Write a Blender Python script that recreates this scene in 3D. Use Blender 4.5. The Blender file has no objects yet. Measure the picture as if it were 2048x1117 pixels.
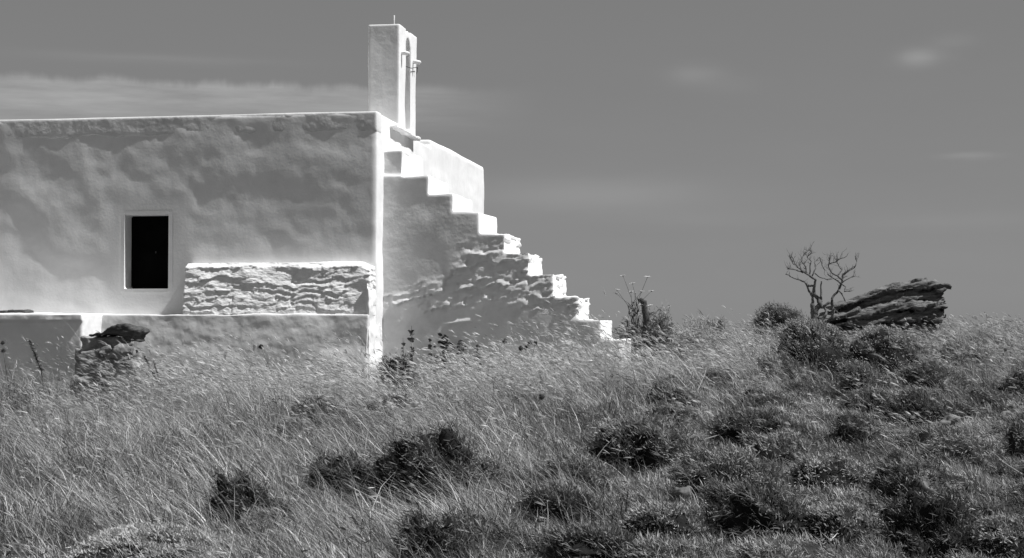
import bpy, bmesh, math, random
import numpy as np
from mathutils import Vector, Matrix
random.seed(7)
rng = np.random.default_rng(11)
PI = math.pi
S = bpy.context.scene
COL = S.collection

# ------------------------------------------------------------------ camera
F, CX, CY, HORIZ = 3160.0, 1024.0, 558.5, 650.0
YAW = math.atan(554.0 / F)            # turned left of the chapel's depth axis
EYE = 1.55
_fx, _fy = -math.sin(YAW), math.cos(YAW)
_rx, _ry = math.cos(YAW), math.sin(YAW)

def P(u, v, Y):
    """world point seen at photo pixel (u, v) on the vertical plane y = Y"""
    t = (u - CX) / F
    dx, dy = _fx + t * _rx, _fy + t * _ry
    k = Y / dy
    return Vector((dx * k, Y, EYE + (HORIZ - v) / F * k))

def XA(u, Y):
    return P(u, 0, Y).x

def YofX(u, X):
    t = (u - CX) / F
    return X * (_fy + t * _ry) / (_fx + t * _rx)

def depth_at(X, Y):
    return X * _fx + Y * _fy

cam = bpy.data.cameras.new('camera')
cam_o = bpy.data.objects.new('camera', cam)
COL.objects.link(cam_o)
cam.sensor_width = 36.0
cam.lens = 36.0 * F / 2048.0
cam.clip_start = 0.1
cam.clip_end = 5000
cam_o.location = (0, 0, EYE)
cam_o.rotation_euler = (PI / 2 + math.atan((HORIZ - CY) / F), 0, YAW)
S.camera = cam_o

# ------------------------------------------------------------------ noise (vectorised)
def _hash(ix, iy, iz):
    h = (ix.astype(np.int64) * 374761393 + iy.astype(np.int64) * 668265263 + iz.astype(np.int64) * 1274126177) & 0xFFFFFFFF
    h = ((h ^ (h >> 13)) * 1274126177) & 0xFFFFFFFF
    h = h ^ (h >> 16)
    return (h & 0xFFFFFF).astype(np.float64) / float(0xFFFFFF) * 2 - 1

def vnoise(p):
    p = np.asarray(p, float)
    i = np.floor(p).astype(np.int64)
    f = p - i
    w = f * f * f * (f * (f * 6 - 15) + 10)
    out = np.zeros(len(p))
    for a in (0, 1):
        for b in (0, 1):
            for c in (0, 1):
                k = (w[:, 0] if a else 1 - w[:, 0]) * (w[:, 1] if b else 1 - w[:, 1]) * (w[:, 2] if c else 1 - w[:, 2])
                out += k * _hash(i[:, 0] + a, i[:, 1] + b, i[:, 2] + c)
    return out

def fbm(p, scale, octaves=4, gain=0.5, seed=0.0):
    p = np.asarray(p, float) * np.asarray(scale, float) + seed * 17.31
    out = np.zeros(len(p)); a = 1.0
    for o in range(octaves):
        out += a * vnoise(p)
        p = p * 2.03 + 5.7
        a *= gain
    return out

def sstep(a, b, x):
    t = np.clip((x - a) / (b - a), 0, 1)
    return t * t * (3 - 2 * t)

def courses(x, z, h, length, seed, lean=.016, off=.012, joint=.010):
    """relief of rough flat stones laid in wavy courses: every stone leans back and overhangs the one below"""
    n = len(x); o = np.zeros(n)
    P1 = np.stack([x * 1.5, z * 2.0, o + seed], -1)
    P2 = np.stack([x * 6, z * 9, o + seed], -1)
    zz = z / h + .75 * fbm(P1, 1, 2, .5, seed) + .42 * fbm(P2, 1, 3, .55, seed + 1)
    i = np.floor(zz); f = zz - i
    hi = _hash(i, o.astype(np.int64), o.astype(np.int64) + seed)
    xs = x / length * (1 + .45 * hi) + hi * 7 + .25 * fbm(P2, 1, 2, .5, seed + 2)
    j = np.floor(xs); g_ = xs - j
    r1 = _hash(i, j, o.astype(np.int64) + seed + 3)
    r2 = _hash(i, j, o.astype(np.int64) + seed + 9)
    d = (.62 - f) * lean * (1.1 + .9 * r2) + r1 * off
    d -= joint * np.exp(-(np.minimum(g_, 1 - g_) / .05) ** 2) * (r2 > -.3)
    return d + fbm(np.stack([x * 14, z * 26, o], -1), 1, 3, .6, seed + 4) * .0045

# ------------------------------------------------------------------ scene helpers
def tag(o, label=None, cat=None, group=None, kind=None):
    if label: o['label'] = label
    if cat: o['category'] = cat
    if group: o['group'] = group
    if kind: o['kind'] = kind
    return o

def empty(name, loc, label=None, cat=None, group=None):
    o = bpy.data.objects.new(name, None)
    o.empty_display_size = 0.1
    o.location = loc
    COL.objects.link(o)
    return tag(o, label, cat, group)

def mesh_np(name, V, quads=None, tris=None, mat=None, parent=None, smooth=False, shade=None):
    """one mesh object from numpy arrays (world coordinates)"""
    V = np.asarray(V, np.float32)
    me = bpy.data.meshes.new(name)
    faces, starts = [], []
    nq = 0 if quads is None else len(quads)
    nt = 0 if tris is None else len(tris)
    loops = np.concatenate([np.asarray(quads, np.int32).ravel() if nq else np.zeros(0, np.int32),
                            np.asarray(tris, np.int32).ravel() if nt else np.zeros(0, np.int32)])
    starts = np.concatenate([np.arange(nq) * 4, nq * 4 + np.arange(nt) * 3]).astype(np.int32)
    base = np.zeros(3, np.float32)
    if parent is not None:
        base = np.array(world_loc(parent), np.float32)
    me.vertices.add(len(V)); me.loops.add(len(loops)); me.polygons.add(nq + nt)
    me.vertices.foreach_set('co', (V - base).astype(np.float32).ravel())
    me.loops.foreach_set('vertex_index', loops)
    me.polygons.foreach_set('loop_start', starts)
    me.update(calc_edges=True)
    if smooth:
        me.polygons.foreach_set('use_smooth', np.ones(nq + nt, bool))
    if shade is not None:
        at = me.attributes.new('tone', 'FLOAT', 'POINT')
        at.data.foreach_set('value', np.asarray(shade, np.float32))
    if mat: me.materials.append(mat)
    o = bpy.data.objects.new(name, me)
    COL.objects.link(o)
    if parent is not None:
        o.parent = parent
    return o

def world_loc(o):
    v = Vector(o.location)
    while o.parent is not None:
        o = o.parent
        v += Vector(o.location)
    return v

class MB:
    """collects boxes, prisms and tubes into one bmesh (world coordinates)"""
    def __init__(self): self.bm = bmesh.new()
    def box(self, x0, x1, y0, y1, z0, z1):
        m = Matrix.Translation(((x0+x1)/2, (y0+y1)/2, (z0+z1)/2)) @ Matrix.Diagonal((abs(x1-x0), abs(y1-y0), abs(z1-z0), 1))
        bmesh.ops.create_cube(self.bm, size=1, matrix=m)
        return self
    def rbox(self, c, size, rot):
        m = Matrix.Translation(c) @ rot.to_4x4() @ Matrix.Diagonal((*size, 1))
        bmesh.ops.create_cube(self.bm, size=1, matrix=m)
        return self
    def prism(self, pts_a, pts_b):
        va = [self.bm.verts.new(p) for p in pts_a]
        vb = [self.bm.verts.new(p) for p in pts_b]
        n = len(va)
        self.bm.faces.new(va); self.bm.faces.new(vb[::-1])
        for i in range(n):
            j = (i + 1) % n
            self.bm.faces.new((va[j], va[i], vb[i], vb[j]))
        return self
    def tube(self, pts, radii, n=7, cap=True):
        pts = [Vector(p) for p in pts]
        rings = []
        up = Vector((0.13, 0.31, 0.94))
        for i, p in enumerate(pts):
            d = (pts[min(i+1, len(pts)-1)] - pts[max(i-1, 0)])
            if d.length < 1e-9: d = Vector((0, 0, 1))
            d.normalize()
            a = d.cross(up)
            if a.length < 1e-3: a = d.cross(Vector((1, 0, 0)))
            a.normalize(); b = d.cross(a)
            r = radii[i] if hasattr(radii, '__len__') else radii
            rings.append([self.bm.verts.new(p + (a * math.cos(2*PI*k/n) + b * math.sin(2*PI*k/n)) * r) for k in range(n)])
        for i in range(len(rings) - 1):
            for k in range(n):
                j = (k + 1) % n
                self.bm.faces.new((rings[i][k], rings[i][j], rings[i+1][j], rings[i+1][k]))
        if cap:
            self.bm.faces.new(rings[0][::-1]); self.bm.faces.new(rings[-1])
        return self
    def ball(self, c, r, sub=2, sc=(1, 1, 1)):
        m = Matrix.Translation(c) @ Matrix.Diagonal((*sc, 1))
        bmesh.ops.create_icosphere(self.bm, subdivisions=sub, radius=r, matrix=m)
        return self
    def arrays(self, voxel=None, smooth_it=0):
        """evaluated vertices, quads, tris - optionally after a voxel remesh that fuses all pieces"""
        bmesh.ops.recalc_face_normals(self.bm, faces=self.bm.faces)
        me = bpy.data.meshes.new('tmp'); self.bm.to_mesh(me); self.bm.free()
        o = bpy.data.objects.new('tmp', me); COL.objects.link(o)
        if voxel:
            md = o.modifiers.new('r', 'REMESH'); md.mode = 'VOXEL'; md.voxel_size = voxel; md.adaptivity = 0
        if smooth_it:
            ms = o.modifiers.new('s', 'SMOOTH'); ms.factor = 0.5; ms.iterations = smooth_it
        dg = bpy.context.evaluated_depsgraph_get()
        ev = o.evaluated_get(dg); m2 = ev.to_mesh()
        V = np.empty(len(m2.vertices) * 3, np.float32); m2.vertices.foreach_get('co', V); V = V.reshape(-1, 3).astype(float)
        N = np.empty(len(m2.vertices) * 3, np.float32); m2.vertices.foreach_get('normal', N); N = N.reshape(-1, 3).astype(float)
        q = [tuple(p.vertices) for p in m2.polygons if len(p.vertices) == 4]
        t = [tuple(p.vertices) for p in m2.polygons if len(p.vertices) == 3]
        ev.to_mesh_clear()
        bpy.data.objects.remove(o); bpy.data.meshes.remove(me)
        return V, N, np.array(q, np.int32).reshape(-1, 4), np.array(t, np.int32).reshape(-1, 3)
    def build(self, name, mat, parent=None, smooth=False, bevel=0.0):
        bm = self.bm
        if bevel:
            bmesh.ops.bevel(bm, geom=list(bm.edges), offset=bevel, segments=2, affect='EDGES', profile=0.6)
        bmesh.ops.recalc_face_normals(bm, faces=bm.faces)
        me = bpy.data.meshes.new(name)
        if parent is not None:
            bmesh.ops.translate(bm, verts=bm.verts, vec=-world_loc(parent))
        bm.to_mesh(me); bm.free()
        if smooth:
            me.polygons.foreach_set('use_smooth', np.ones(len(me.polygons), bool))
        if mat: me.materials.append(mat)
        o = bpy.data.objects.new(name, me); COL.objects.link(o)
        if parent is not None: o.parent = parent
        return o

# ------------------------------------------------------------------ materials (a black and white world)
def g(v): return (v, v, v, 1.0)

def nodes_mat(name):
    m = bpy.data.materials.new(name); m.use_nodes = True
    nt = m.node_tree
    return m, nt, nt.nodes['Principled BSDF'], nt.nodes, nt.links

def stone_mat(name, lo, hi, scale, bump=0.3, bscale=40, rough=0.9, stretch=(1, 1, 1), dist=0.01, det=6):
    m, nt, b, N, L = nodes_mat(name)
    tc = N.new('ShaderNodeTexCoord'); mp = N.new('ShaderNodeMapping'); mp.inputs['Scale'].default_value = stretch
    L.new(tc.outputs['Object'], mp.inputs['Vector'])
    n1 = N.new('ShaderNodeTexNoise'); n1.inputs['Scale'].default_value = scale; n1.inputs['Detail'].default_value = det
    n1.inputs['Roughness'].default_value = 0.65
    L.new(mp.outputs[0], n1.inputs['Vector'])
    r = N.new('ShaderNodeMapRange'); r.inputs['From Min'].default_value = 0.3; r.inputs['From Max'].default_value = 0.7
    r.inputs['To Min'].default_value = lo; r.inputs['To Max'].default_value = hi
    L.new(n1.outputs['Fac'], r.inputs['Value'])
    L.new(r.outputs[0], b.inputs['Base Color'])
    n2 = N.new('ShaderNodeTexNoise'); n2.inputs['Scale'].default_value = bscale; n2.inputs['Detail'].default_value = 5
    L.new(mp.outputs[0], n2.inputs['Vector'])
    bp = N.new('ShaderNodeBump'); bp.inputs['Strength'].default_value = bump; bp.inputs['Distance'].default_value = dist
    L.new(n2.outputs['Fac'], bp.inputs['Height']); L.new(bp.outputs[0], b.inputs['Normal'])
    b.inputs['Roughness'].default_value = rough
    b.inputs['Specular IOR Level'].default_value = 0.15
    return m

def leaf_mat(name, mult=1.0, trans=0.3):
    m = bpy.data.materials.new(name); m.use_nodes = True
    nt = m.node_tree; N, L = nt.nodes, nt.links
    N.remove(N['Principled BSDF'])
    at = N.new('ShaderNodeAttribute'); at.attribute_name = 'tone'
    mu = N.new('ShaderNodeMath'); mu.operation = 'MULTIPLY'; mu.inputs[1].default_value = mult
    L.new(at.outputs['Fac'], mu.inputs[0])
    d = N.new('ShaderNodeBsdfDiffuse'); t = N.new('ShaderNodeBsdfTranslucent'); x = N.new('ShaderNodeMixShader')
    x.inputs[0].default_value = trans
    L.new(mu.outputs[0], d.inputs['Color']); L.new(mu.outputs[0], t.inputs['Color'])
    L.new(d.outputs[0], x.inputs[1]); L.new(t.outputs[0], x.inputs[2])
    gl = N.new('ShaderNodeBsdfGlossy'); gl.inputs['Roughness'].default_value = 0.45; gl.inputs['Color'].default_value = g(0.6)
    x2 = N.new('ShaderNodeMixShader'); x2.inputs[0].default_value = 0.035
    L.new(x.outputs[0], x2.inputs[1]); L.new(gl.outputs[0], x2.inputs[2])
    L.new(x2.outputs[0], N['Material Output'].inputs['Surface'])
    return m

M = {}
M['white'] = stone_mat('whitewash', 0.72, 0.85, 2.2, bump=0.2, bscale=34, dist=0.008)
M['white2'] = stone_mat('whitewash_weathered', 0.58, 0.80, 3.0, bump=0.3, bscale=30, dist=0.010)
M['rubble'] = stone_mat('limewashed_rubble', 0.70, 0.85, 3.5, bump=0.6, bscale=22, dist=0.02, stretch=(1, 1, 2.2))
M['old_plaster'] = stone_mat('grey_weathered_plaster', 0.07, 0.42, 4.0, bump=0.6, bscale=18, dist=0.02)
M['slate'] = stone_mat('dark_slate', 0.03, 0.12, 6, bump=0.7, bscale=18, dist=0.02, stretch=(1, 1, 4), rough=0.75)
M['rock'] = stone_mat('schist_rock', 0.05, 0.22, 5, bump=0.8, bscale=14, dist=0.03, stretch=(1, 1, 5))
M['pale_stone'] = stone_mat('pale_stone', 0.35, 0.6, 6, bump=0.5, bscale=20)
M['grey_stone'] = stone_mat('grey_stone', 0.13, 0.26, 6, bump=0.5, bscale=20)
M['dull_stone'] = stone_mat('dull_stone', 0.08, 0.17, 9, bump=0.7, bscale=25)
M['black'] = stone_mat('black_paint', 0.002, 0.006, 5, bump=0.2, bscale=20, rough=0.8)
M['black'].node_tree.nodes['Principled BSDF'].inputs['Specular IOR Level'].default_value = 0.02
M['metal'] = stone_mat('rusted_iron', 0.04, 0.10, 30, bump=0.3, bscale=60, rough=0.6)
M['pole'] = stone_mat('pale_metal', 0.45, 0.6, 30, bump=0.1, bscale=60, rough=0.5)
M['soil'] = stone_mat('dry_soil', 0.025, 0.07, 5, bump=0.8, bscale=16, dist=0.03)
M['bark'] = stone_mat('dead_wood', 0.05, 0.18, 18, bump=0.6, bscale=50, stretch=(1, 1, 0.4), dist=0.006)
M['post'] = stone_mat('weathered_post', 0.04, 0.10, 14, bump=0.6, bscale=40)
M['core'] = stone_mat('shrub_shade_core', 0.008, 0.02, 12, bump=0.8, bscale=30)  # near-black: the shade inside the shrubs is put into this colour
M['grass'] = leaf_mat('dry_grass', 1.0, 0.3)
M['leaf'] = leaf_mat('shrub_leaf', 1.0, 0.12)
M['petal'] = leaf_mat('petal', 1.0, 0.35)

# ------------------------------------------------------------------ ground
_Yk = np.array([-60, 0, 6, 9, 12, 15, 17, 20, 30, 60, 200, 900, 3000], float)
_Zl = np.array([-2.6, -1.55, -1.42, -1.29, -1.07, -.88, -.80, -.77, -1.0, -4, -14, -60, -200], float)
_Yr = np.array([-60, 0, 6, 9, 12, 15, 18, 21, 24, 28, 36, 60, 200, 900, 3000], float)
_Zr = np.array([-2.6, -1.6, -1.50, -1.33, -1.03, -.71, -.43, -.26, -.17, -.34, -1.2, -5, -16, -60, -200], float)

def ground(X, Y):
    X = np.asarray(X, float); Y = np.asarray(Y, float)
    w = sstep(-4.2, 0.8, X)
    z = np.interp(Y, _Yk, _Zl) * (1 - w) + np.interp(Y, _Yr, _Zr) * w
    near = np.clip((40 - np.abs(Y)) / 20, 0, 1)
    p = np.stack([X, Y, np.zeros_like(X)], -1).reshape(-1, 3)
    b = (fbm(p, 0.45, 3, 0.5, 2.0) * 0.055 + fbm(p, 1.7, 3, 0.5, 5.0) * 0.03).reshape(X.shape)
    hm = sstep(-3.4, -1.0, X) * sstep(17.2, 14.2, Y) * .8 + .2
    n1 = fbm(p * np.array([1.0, 1.35, 1]), 1.25, 2, .4, 8.0).reshape(X.shape)
    n2 = fbm(p * np.array([1.0, 1.5, 1]), 3.1, 2, .4, 9.0).reshape(X.shape)
    hum = (.5 - np.abs(n1)) * .17 + (.4 - np.abs(n2)) * .06
    return z + EYE + (b + hum * hm) * near

def gz(x, y): return float(ground(np.array([x]), np.array([y]))[0])

def hit(u, v):
    """ground point seen at photo pixel (u, v)"""
    ys = np.linspace(6, 40, 1400)
    t = (u - CX) / F
    k = ys / (_fy + t * _ry)
    xs = (_fx + t * _rx) * k
    zs = EYE + (HORIZ - v) / F * k
    below = np.nonzero(zs < ground(xs, ys))[0]
    i = below[0] if len(below) else len(ys) - 1
    return Vector((xs[i], ys[i], float(ground(xs[i:i+1], ys[i:i+1])[0])))

def make_ground():
    xs = np.concatenate([-np.geomspace(2500, 16, 26), np.arange(-15.6, 8.0, 0.12), np.geomspace(8.2, 2500, 28)])
    ys = np.concatenate([-np.geomspace(300, 2, 12), np.arange(-1, 34, 0.12), np.geomspace(34.4, 3000, 30)])
    X, Y = np.meshgrid(xs, ys)
    Z = ground(X, Y)
    V = np.stack([X, Y, Z], -1).reshape(-1, 3)
    ny, nx = X.shape
    idx = np.arange(nx * ny).reshape(ny, nx)
    q = np.stack([idx[:-1, :-1], idx[:-1, 1:], idx[1:, 1:], idx[1:, :-1]], -1).reshape(-1, 4)
    o = mesh_np('ground', V, quads=q, mat=M['soil'], smooth=True)
    tag(o, kind='structure')
make_ground()

# ------------------------------------------------------------------ chapel
XC, YC = XA(752, 17.0), 17.0                    # near corner
ZTOP = P(752, 222, YC).z
ZBASE = EYE - 1.25
YFAR = YofX(967, XC)
chapel = empty('chapel', (XC, YC, EYE - 0.86), 'whitewashed chapel with bell gable and outside stair rising to its flat roof', 'chapel')

def displaced(mb, name, voxel, mat, parent, disp, smooth_it=2, split=None):
    V, N, q, t = mb.arrays(voxel, smooth_it)
    V2 = V + disp(V, N)
    if split is None:
        return mesh_np(name, V2, quads=q, tris=t, mat=mat, parent=parent, smooth=True)
    return V, N, V2, q, t

def plaster(V, N, big=0.016, mid=0.006, fine=0.0018, st=(1.0, 1.0, 1.5), seed=0):
    d = fbm(V, np.array(st) * 1.5, 2, 0.5, seed) * big + fbm(V, np.array(st) * 5.0, 2, 0.5, seed + 1) * mid + fbm(V, 22, 2, 0.5, seed + 2) * fine
    return N * d[:, None]

XL = -11.6
WX0, WX1 = XA(247, YC), XA(337, YC)
WZ1, WZ0 = P(290, 429, YC).z, P(290, 579, YC).z
T = 0.42
w = MB()
w.box(XL, WX0, YC, YC + T, ZBASE, ZTOP)
w.box(WX1, XC, YC, YC + T, ZBASE, ZTOP)
w.box(WX0 - .02, WX1 + .02, YC, YC + T, WZ1, ZTOP)
w.box(WX0 - .02, WX1 + .02, YC, YC + T, ZBASE, WZ0)
# gable: level top that dips beyond the bell gable and rises again to a parapet
YD0, YD1 = YofX(843, XC), YofX(860, XC)
w.box(XC - T, XC, YC + .02, YFAR, ZBASE, ZTOP - 0.09)
w.box(XC - T, XC, YC + .02, YofX(796, XC), ZTOP - .2, ZTOP)
w.box(XC - T, XC, YofX(861, XC), YFAR, ZTOP - .2, ZTOP + .01)
w.box(XC - T + .02, XC + .018, YofX(862, XC), YFAR, ZBASE + 1.2, ZTOP - .03)
def d_wall(V, N):
    W_ = V.copy(); W_[:, 0] += .2 * V[:, 2]            # trowelled on in slanting sweeps
    d = fbm(W_, (1.15, 1, 1.5), 1, .5, 3) * .009 + fbm(W_, (2.7, 1, 3.3), 2, .40, 0) * .0068 + fbm(W_, (7.0, 4, 8.0), 2, .45, 1) * .0013 + fbm(V, (15, 15, 10), 3, .6, 2) * .0010
    nearwin = sstep(.34, .10, np.abs(V[:, 0] - (WX0 + WX1) / 2) - (WX1 - WX0) / 2) * sstep(.34, .10, np.abs(V[:, 2] - (WZ0 + WZ1) / 2) - (WZ1 - WZ0) / 2)
    d = d * (1 - nearwin)
    D = N * d[:, None]
    D[:, 0] *= 1 - .75 * nearwin; D[:, 2] *= 1 - .75 * nearwin
    # the corner flares out a little towards its foot, as limewashed walls do
    return D
displaced(w, 'wall', 0.024, M['white'], chapel, d_wall, 1)
w = MB()
w.box(XL, XC - T - .003, YFAR - T, YFAR - .003, ZBASE, ZTOP - .02)
w.box(XL, XL + T, YC + T + .003, YFAR - T - .003, ZBASE, ZTOP - .02)
w.build('wall', M['white'], chapel)
# coping band along the top of the long wall, slightly proud and rougher
band_h = 40 / F * depth_at(XC, YC)
w = MB(); w.box(XL, XC + .006, YC - .003, YC + .2, ZTOP - band_h, ZTOP + .008)
def d_band(V, N):
    low = sstep(ZTOP - band_h + .05, ZTOP - band_h - .02, V[:, 2])
    D = plaster(V, N, big=0.003, mid=0.0022, fine=0.0016, st=(1, 1, 1), seed=3)
    D[:, 2] = np.where(V[:, 2] > ZTOP - .02, fbm(V, (1.1, 1, 1), 3, .5, 19) * .006, D[:, 2])
    D[:, 2] += low * fbm(V, (7, 1, 1), 3, .6, 9) * .03
    D[:, 1] += low * .006
    return D
displaced(w, 'coping', 0.015, M['white2'], chapel, d_band, 1)
MB().box(XL + .01, XC - T - .002, YC + T + .002, YFAR - T - .01, ZTOP - .45, ZTOP - .3).build('roof', M['white'], chapel)

# window: dark shutter set back in the reveal
win = empty('window', ((WX0 + WX1) / 2 - XC, YC + .19 - YC, (WZ0 + WZ1) / 2 - (EYE - .86)))
win.parent = chapel
MB().box(WX0 - .03, WX1 + .03, YC + .20, YC + .26, WZ0 - .03, WZ1 + .03).build('shutter', M['black'], win, bevel=.004)
ln_ = MB()
ln_.box(WX0 - .035, WX0 + .006, YC + .0003, YC + .197, WZ0 - .02, WZ1 + .02).box(WX1 - .006, WX1 + .035, YC + .0003, YC + .197, WZ0 - .02, WZ1 + .02)
ln_.box(WX0 + .0065, WX1 - .0065, YC + .0005, YC + .1975, WZ1 - .006, WZ1 + .035).box(WX0 + .0065, WX1 - .0065, YC + .0005, YC + .1975, WZ0 - .035, WZ0 + .006)
ln_.build('reveal', M['white'], win, bevel=.001)
lp = P(311, 505, YC + .195)
MB().box(lp.x - .006, lp.x + .006, YC + .188, YC + .1995, lp.z - .012, lp.z + .012).build('latch', M['metal'], win, bevel=.002)

# ---- plinth under the long wall, end bench, rubble bench
YP = YofX(737, XC)
ZP = P(300, 628, YP).z
def d_plinth(V, N): return plaster(V, N, big=0.017, mid=0.006, fine=0.002, st=(1.0, 1, 1.3), seed=7)
YB = 16.18
XB = XA(165, YB)
w = MB()
w.prism([(XB - .3, YP - .13, ZBASE), (XC, YP - .13, ZBASE), (XC, YP, ZP - .005), (XB - .3, YP, ZP - .005)],
        [(XB - .3, YC + .03, ZBASE), (XC, YC + .03, ZBASE), (XC, YC + .03, ZP - .005), (XB - .3, YC + .03, ZP - .005)])
displaced(w, 'plinth', 0.018, M['white2'], chapel, d_plinth, 0)
w = MB(); w.box(XL, XB, YB, YC + .02, ZBASE, ZP)
w.box(XL, XB, YB - .02, YB + .1, ZP - .075, ZP + .002)
displaced(w, 'bench', 0.02, M['white'], chapel, d_plinth, 0)

# rubble bench: courses of flat stones under limewash
XR0, XR1 = XA(362, YP), XA(748, YP)
ZR0, ZR1 = P(500, 634, YP).z, P(500, 524, YP).z
w = MB()
w.box(XR0, XC - .012, YP + .03, YC + .02, ZP - .03, ZR1)
def d_rub(V, N):
    x, z = V[:, 0], V[:, 2]
    front = np.clip(-N[:, 1], 0, 1)
    side = np.clip(N[:, 0], 0, 1) * (x > XC - .2) + np.clip(-N[:, 0], 0, 1) * (x < XR0 + .2)
    d = courses(x + .6 * V[:, 1], z, .066, .34, 61, .0105, .0065, .008)
    wy = 1 - np.clip((V[:, 1] - YP - .03) / (YC - YP - .03), 0, 1)
    D = np.zeros_like(V)
    D[:, 1] = -d * front + (z - ZP) * (.19 + .05 * fbm(V, (3, 1, 5), 2, .5, 68)) * wy
    D[:, 0] = d * side * np.sign(N[:, 0]) * .8
    D[:, 2] = fbm(V, (2.5, 2, 1), 2, .5, 66) * .008 * np.clip(N[:, 2], 0, 1)
    rnd = sstep(XC - .16, XC - .01, x) * sstep(ZR1 - .16, ZR1, z)
    D[:, 2] -= rnd * .05
    D[:, 1] += (sstep(ZR1 - .06, ZR1, z + .010 * fbm(V, (4, 1, 1), 2, .5, 69)) * .055) * wy
    return D
displaced(w, 'stone_bench', 0.0115, M['rubble'], chapel, d_rub, 1)
# flared whitewashed foot at the corner under the rubble
w = MB()
w.prism([(XC - .10, YP - .005, ZBASE), (XC + .012, YP - .005, ZBASE), (XC + .012, YP - .002, ZP + .2), (XC - .03, YP + .03, ZP + .35)],
        [(XC - .10, YC + .33, ZBASE), (XC + .03, YC + .33, ZBASE), (XC + .006, YC + .2, ZP + .2), (XC - .03, YC + .05, ZP + .35)])
displaced(w, 'buttress', 0.02, M['white'], chapel, lambda V, N: plaster(V, N, .02, .012, .004, seed=12), 2)

# ---- stair
YS = YofX(765, XC)
fronts = [803, 856, 904, 958, 1011, 1058, 1107, 1156, 1202, 1240]
tops = [298, 351, 388, 424, 466, 506, 549, 594, 639, 679]
backs = [YS + 1.05] * 7 + [YS + 1.1, YS + 1.2, YS + 1.3]
w = MB()
px = XC - .1
steps_x = []
for i, (u, v) in enumerate(zip(fronts, tops)):
    X = XA(u, YS); zt = P(u, v, YS).z
    if i == 0:
        w.box(px - .03, X, YS + .03, backs[i], ZBASE, zt)
        w.box(px - .03, X, YS, YS + .3, ZBASE, P(u, 349, YS).z)
    else:
        w.box(px - .03, X, YS, backs[i], ZBASE, zt)
    steps_x.append((X, zt))
    px = X
def d_stair(V, N):
    D = plaster(V, N, big=0.022, mid=0.0035, fine=0.0008, st=(1.0, 1, 1.0), seed=31)
    # roughness grows down and to the right, where the stones show
    lim = fbm(V, 3, 2, .5, 47) * .12
    a = sstep(XA(905, YS), XA(960, YS), V[:, 0] + lim) * sstep(EYE + 1.02, EYE + .92, V[:, 2] + lim)
    b = sstep(EYE + .50, EYE + .34, V[:, 2] - .55 * (V[:, 0] - XA(820, YS)) + lim)
    c = sstep(EYE + .10, EYE + .18, V[:, 2] + lim)
    lip = np.exp(-((V[:, 2] - (EYE + .01) - .035 * np.sin(V[:, 0] * 5.0)) / .025) ** 2) * sstep(XA(1170, YS), XA(1120, YS), V[:, 0])
    m = np.clip(np.maximum(a, b) * c, 0, 1)
    zt_ = V[:, 2] - .16 * V[:, 0]
    st_ = courses(V[:, 0] + .5 * V[:, 1], zt_, .085, .26, 71, .016, .012, .008)
    d = st_ * m + lip * .016 * (N[:, 1] < -.5) * np.clip(fbm(V, 2.2, 2, .5, 48) * 2 + .35, 0, 1)
    out = N * d[:, None]
    return D + out
V, N, V2, q, t = displaced(w, 'staircase', 0.0155, M['white2'], chapel, d_stair, 1, split=True)
cen = V[q].mean(1)
e1 = V[q[:, 1]] - V[q[:, 0]]; e2 = V[q[:, 3]] - V[q[:, 0]]
fn = np.cross(e1, e2); fn /= np.linalg.norm(fn, axis=1)[:, None] + 1e-9
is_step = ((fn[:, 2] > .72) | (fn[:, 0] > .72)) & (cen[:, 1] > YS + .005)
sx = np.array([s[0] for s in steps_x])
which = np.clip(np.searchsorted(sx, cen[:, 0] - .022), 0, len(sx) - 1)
def submesh(mask, name, mat, parent):
    qq = q[mask]
    ids = np.unique(qq)
    remap = -np.ones(len(V2), np.int64); remap[ids] = np.arange(len(ids))
    return mesh_np(name, V2[ids], quads=remap[qq], mat=mat, parent=parent, smooth=True)
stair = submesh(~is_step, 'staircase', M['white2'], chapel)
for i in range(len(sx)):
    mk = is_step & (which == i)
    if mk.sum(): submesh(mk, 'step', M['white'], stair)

# ---- bell gable
bg = empty('bell_gable', (XC - .2 - XC, 18.5 - YC, ZTOP - .2 - (EYE - .86))); bg.parent = chapel
XT1 = XC + .012
YT0, YT1 = YofX(797.5, XT1), YofX(832, XT1)
YO0, YO1 = YofX(811, XT1), YofX(820.5, XT1)
XT0 = XA(735, YT0)
ZT = P(797, 45, YT0).z
ZO1 = P(815, 75, (YO0 + YO1) / 2).z
ZO0 = P(815, 258, (YO0 + YO1) / 2).z
w = MB()
w.box(XT0, XT1, YT0, YO0, ZTOP - .5, ZT)
w.box(XT0, XT1, YO1, YT1, ZTOP - .5, ZT - .005)
w.box(XT0, XT1, YO0 - .02, YO1 + .02, ZTOP - .5, ZO0)
ym = (YO0 + YO1) / 2; ro = (YO1 - YO0) / 2
zs = ZO1 - ro * 1.6
arch_in = [(ym + math.cos(a) * ro, zs + math.sin(a) * ro * 1.6) for a in np.linspace(0, PI, 9)]
w_out = ro + .10
arch_out = [(ym + math.cos(a) * w_out, zs + .02 + math.sin(a) * (ZT - .005 - zs - .02)) for a in np.linspace(0, PI, 13)]
for i in range(8):
    a0, a1 = arch_in[i], arch_in[i + 1]
    o0, o1 = arch_out[int(i * 1.5)], arch_out[min(12, int((i + 1) * 1.5) + (1 if i % 2 == 0 else 0))]
    w.prism([(XT0 + .01, a0[0], a0[1]), (XT0 + .01, o0[0], o0[1]), (XT0 + .01, o1[0], o1[1]), (XT0 + .01, a1[0], a1[1])],
            [(XT1 - .004, a0[0], a0[1]), (XT1 - .004, o0[0], o0[1]), (XT1 - .004, o1[0], o1[1]), (XT1 - .004, a1[0], a1[1])])
V, N, q, t = w.arrays(0.0125, 2)
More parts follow.
